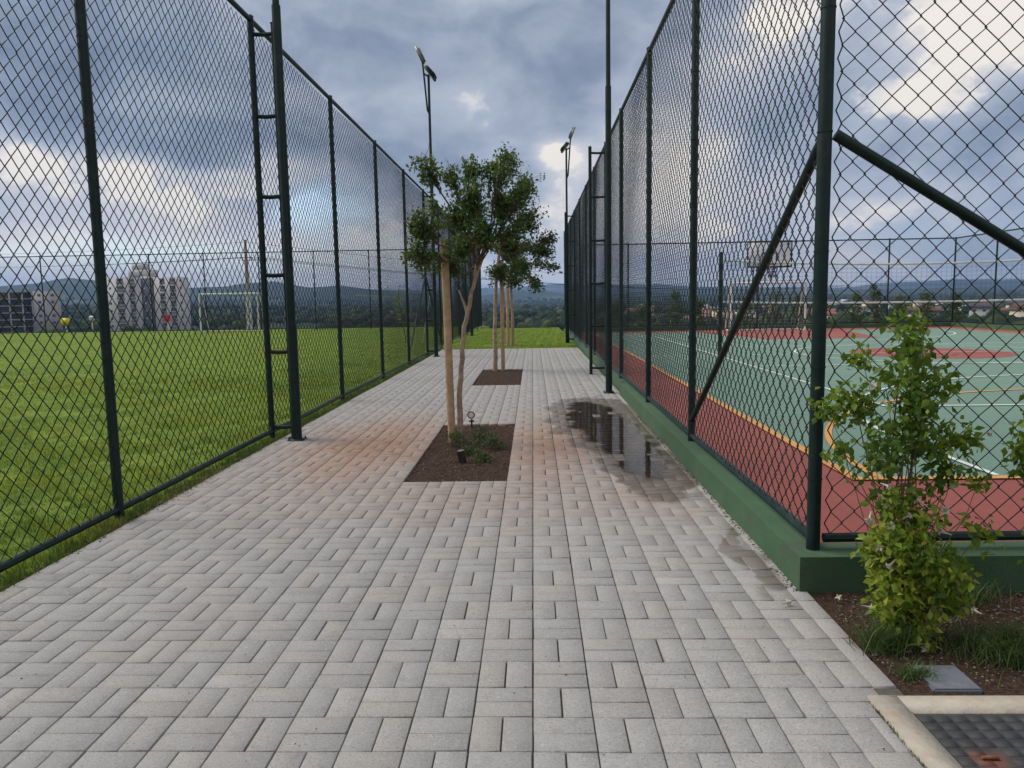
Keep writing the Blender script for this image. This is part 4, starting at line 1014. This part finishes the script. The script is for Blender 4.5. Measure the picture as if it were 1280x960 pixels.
def frame_building():
    z0 = float(terrain_z(-222, 320)); yaw = math.atan2(222, 320)
    t = thing('unfinished_building', 'unfinished concrete frame building with open floors beyond the field', 'building', (-224, 320, z0), None, yaw)
    top = 8.6 - z0
    mb = MB(); nf = 8
    for k in range(nf+1): mb.box(-12.9, 6.2, 0, 14, top-3*k-.35, top-3*k)
    mb.build('floor_slabs', M_CONC, t)
    mb = MB()
    for x in (-12.4, -7.5, -2.5, 2.2, 5.8): mb.box(x-.3, x+.3, .1, .6, -4, top-.36)
    mb.build('columns', M_CONC, t)
    mb = MB(); mb.box(-12.8, 6.1, 5, 13.8, -4, top-.4); mb.build('inner_walls', M_BRICKW, t)
    mb = MB(); mb.box(6.2, 16.5, -.4, 14, -4, top+.1); mb.box(-24, -13, -.4, 14, -4, top-2); mb.box(4, 5, 5, 6, top+.1, top+1.6); mb.box(-2.5, -1.8, 3, 4, top, top+2.2); mb.build('end_walls', M_CONC, t)
    w0 = None
    for k in range(8):
        for x in (8.5, 13.5, -15.5, -20):
            if w0 is None: m2 = MB(); m2.box(-.6, .6, -.05, .05, 0, 1.2); o = w0 = m2.build('window', M_WIN, t)
            else: o = w0.copy(); link(o); o.parent = t
            o.location = (x, -.4, top-3*k-2.2-(1.2 if x < 0 else 0))
frame_building()

# town on the slope right of the court
WALLS = [('white', (.66, .65, .62)), ('cream', (.55, .48, .36)), ('grey', (.33, .33, .33)), ('salmon', (.48, .29, .22)), ('pale yellow', (.58, .50, .28))]
ROOFS = [('terracotta', (.19, .085, .06)), ('brown', (.13, .075, .05)), ('grey', (.24, .24, .25)), ('dark', (.06, .06, .065)), ('whitish', (.55, .55, .54))]
def house(label, x, y, w_, d, h, rz, wc, rc, gable):
    z = float(terrain_z(x, y)); t = thing('town_house', label, 'house', (x, y, z-.3), 'houses of the town on the slope below', rz)
    mb = MB(); mb.box(-w_/2, w_/2, -d/2, d/2, -4, h); mb.build('wall', mat('house_'+wc[0].replace(' ', '_'), wc[1], .85, 0, .08, .4), t)
    mb = MB(); e = .5
    if gable:
        rr = w_*.20; V = [(-w_/2-e, -d/2-e, h-.15), (w_/2+e, -d/2-e, h-.15), (w_/2+e, d/2+e, h-.15), (-w_/2-e, d/2+e, h-.15), (-w_/2-e, 0, h+rr), (w_/2+e, 0, h+rr)]
        mb.add(V, [(0, 1, 5, 4), (2, 3, 4, 5), (0, 3, 2, 1)]); mb.add(V, [(0, 4, 3), (1, 2, 5)])
    else: mb.box(-w_/2-.2, w_/2+.2, -d/2-.2, d/2+.2, h-.02, h+.5); mb.box(-w_*.2, w_*.1, -d*.2, d*.2, h+.5, h+1.8)
    mb.build('roof', mat('roof_'+rc[0], rc[1], .85, 0, .15, .6), t)
    m2 = MB(); m2.box(-.6, .6, -.06, .04, 0, 1.1); w0 = m2.build('window', M_WIN, t); k = 0
    for fz in np.arange(1.2, h-1.2, 2.9):
        for fx in (-w_*.32, 0, w_*.32):
            o = w0 if k == 0 else w0.copy()
            if k: link(o); o.parent = t
            o.location = (fx, -d/2-.02, fz+.3); k += 1
hr = random.Random(11); spots = []
combos = [(a, b) for a in range(5) for b in range(5)]; hr.shuffle(combos)
tries = 0; hi = 0
while hi < 46 and tries < 4000:
    tries += 1
    az = hr.choice([hr.uniform(20, 37), hr.uniform(22, 36), hr.uniform(5, 22)]); rr = hr.uniform(330, 800)
    x, y = rr*math.sin(R(az)), rr*math.cos(R(az))
    if any(math.hypot(x-a, y-b) < 16 for a, b in spots): continue
    spots.append((x, y)); a, b = combos[hi % 25]; st = 2 if hi < 25 else 1
    w_ = hr.uniform(7, 11) if hi % 3 else hr.uniform(11, 16)
    house('%s %s house with a %s %s roof in the town below the court' % (('two-storey', 'single-storey')[st == 1], WALLS[a][0], ROOFS[b][0], 'flat' if b in (2, 4) else 'pitched'),
          x, y, w_, hr.uniform(7, 10), 6.0 if st == 2 else 3.4, R(hr.uniform(-40, 40)-az), WALLS[a], ROOFS[b], b not in (2, 4)); hi += 1

# shrubs behind the far end of the court
for px, h, r, lab in [(742, 1.1, .4, 'shrub behind the far court fence nearest the path'), (768, 1.3, .45, 'second shrub along the far court fence from the path'), (800, 1.2, .5, 'rounded shrub just left of the volleyball post behind the far fence'), (842, 1.75, .5, 'taller leafy shrub left of the volleyball post behind the far fence'),
                      (870, 1.3, .35, 'narrow shrub beside the volleyball post behind the far fence'), (925, 1.4, .45, 'shrub behind the left post of the court goal'), (962, 1.7, .5, 'shrub behind the middle of the court goal net'), (990, 1.5, .5, 'shrub behind the right half of the court goal net'),
                      (1016, 1.4, .5, 'dense shrub just right of the court goal'), (1060, 1.5, .5, 'round shrub behind the fence between goal and big vine'), (1084, 1.9, .42, 'tallest slim shrub seen left of the big vine top'), (1112, 1.4, .5, 'shrub seen behind the big vine top'),
                      (1145, 1.5, .45, 'shrub seen just right of the big vine top'), (1180, 1.4, .4, 'last shrub before the far right corner of the court')]:
    x = (px-666)/934*33.4
    shrub('fence_shrub', lab, (x, 33.2, -.1), h, r, 900, .085, LEAF_SHRUB, 'shrubs behind the far court fence')
def sapling():
    t = thing('sapling', 'thin yellowish sapling seen through the left fence near the first mast', 'tree', (-4.45, 26.0, -.02))
    tw = MB(); tw.tube(wander((0, 0, -.05), (-.2, 0, 1.9), 8, .02), np.linspace(.02, .006, 8), 6); tw.build('trunk', M_TWIG, t, True); cw = MB()
    for k in range(30):
        c = np.array([-.15+random.gauss(0, .14), random.gauss(0, .14), random.uniform(.8, 2.0)]); leaf_mesh(cw, c + np.random.normal(0, .05, (9, 3)), .075, np.random.normal(.75, .2, 9))
    cw.build('crown', LEAF_VINE, t)
sapling()
mb = MB(); mb.tube([(0, 0, 0), (.5, 0, 2.6)], .018, 8); o = mb.build('leaning_pole', M_WHITE, None, True, loc=(-3.9, 26.2, -.02)); tag(o, 'thin white pole leaning beside the sapling behind the left fence', 'pole')

# far woods
def woods():
    ic = bmesh.new(); bmesh.ops.create_icosphere(ic, subdivisions=2, radius=1); ic.verts.ensure_lookup_table()
    iv = np.array([v.co[:] for v in ic.verts]); it = np.array([[v.index for v in f.verts] for f in ic.faces]); ic.free()
    i1 = bmesh.new(); bmesh.ops.create_icosphere(i1, subdivisions=1, radius=1)
    jv = np.array([v.co[:] for v in i1.verts]); jt = np.array([[v.index for v in f.verts] for f in i1.faces]); i1.free()
    mb = MB(); gen = np.random.default_rng(5); T = np.array(spots)
    for n, (ra, rb), bv, bt, smin, smax in ((1100, (150, 420), iv, it, 1.4, 3.6), (3400, (300, 900), iv, it, 1.8, 4.2), (6500, (800, 2200), jv, jt, 2.5, 6)):
        r = ra + (rb-ra)*gen.uniform(0, 1, n)**.8; az = gen.uniform(-48, 48, n)*math.pi/180; x, y = r*np.sin(az), r*np.cos(az)
        dn = fbm(x, y, 260, 3); keep = dn > -.35
        keep &= np.min(np.hypot(x[:, None]-T[None, :, 0], y[:, None]-T[None, :, 1]), 1) > 11
        keep &= ~((x < -110) & (y < 350) & (y > 180) & (gen.uniform(0, 1, n) < .7))
        x, y = x[keep], y[keep]; z = terrain_z(x, y); n = len(x); s = gen.uniform(smin, smax, n)
        jit = gen.uniform(.62, 1.25, (n, len(bv), 1))
        V = bv[None]*jit*np.stack([s, s, s*gen.uniform(.7, 1.25, n)], -1)[:, None, :] + np.stack([x, y, z+s*.55], -1)[:, None, :]
        F = (np.arange(n)[:, None, None]*len(bv) + bt[None]).reshape(-1, 3)
        mb.add(V.reshape(-1, 3), F, np.repeat(gen.uniform(0, 1, n), len(bt)))
    m = bpy.data.materials.new('far_foliage'); m.use_nodes = True; t = NT(m.node_tree); b = t.n['Principled BSDF']
    at = t.node('ShaderNodeAttribute', attribute_name='rnd').outputs['Fac']
    c = t.ramp(at, [(0, (.012, .022, .011)), (.5, (.026, .045, .018)), (.85, (.05, .075, .025)), (1, (.085, .10, .03))])
    nz = t.noise(t.node('ShaderNodeTexCoord').outputs['Object'], .9, 4, .7)
    t.put(b.inputs['Base Color'], t.mix(t.sstep(nz, .35, .65), t.mix(1, c, (.5, .5, .5), 'MULTIPLY'), c)); b.inputs['Roughness'].default_value = .95; b.inputs['Specular IOR Level'].default_value = .1
    tag(mb.build('far_woods', m), kind='stuff')
woods()
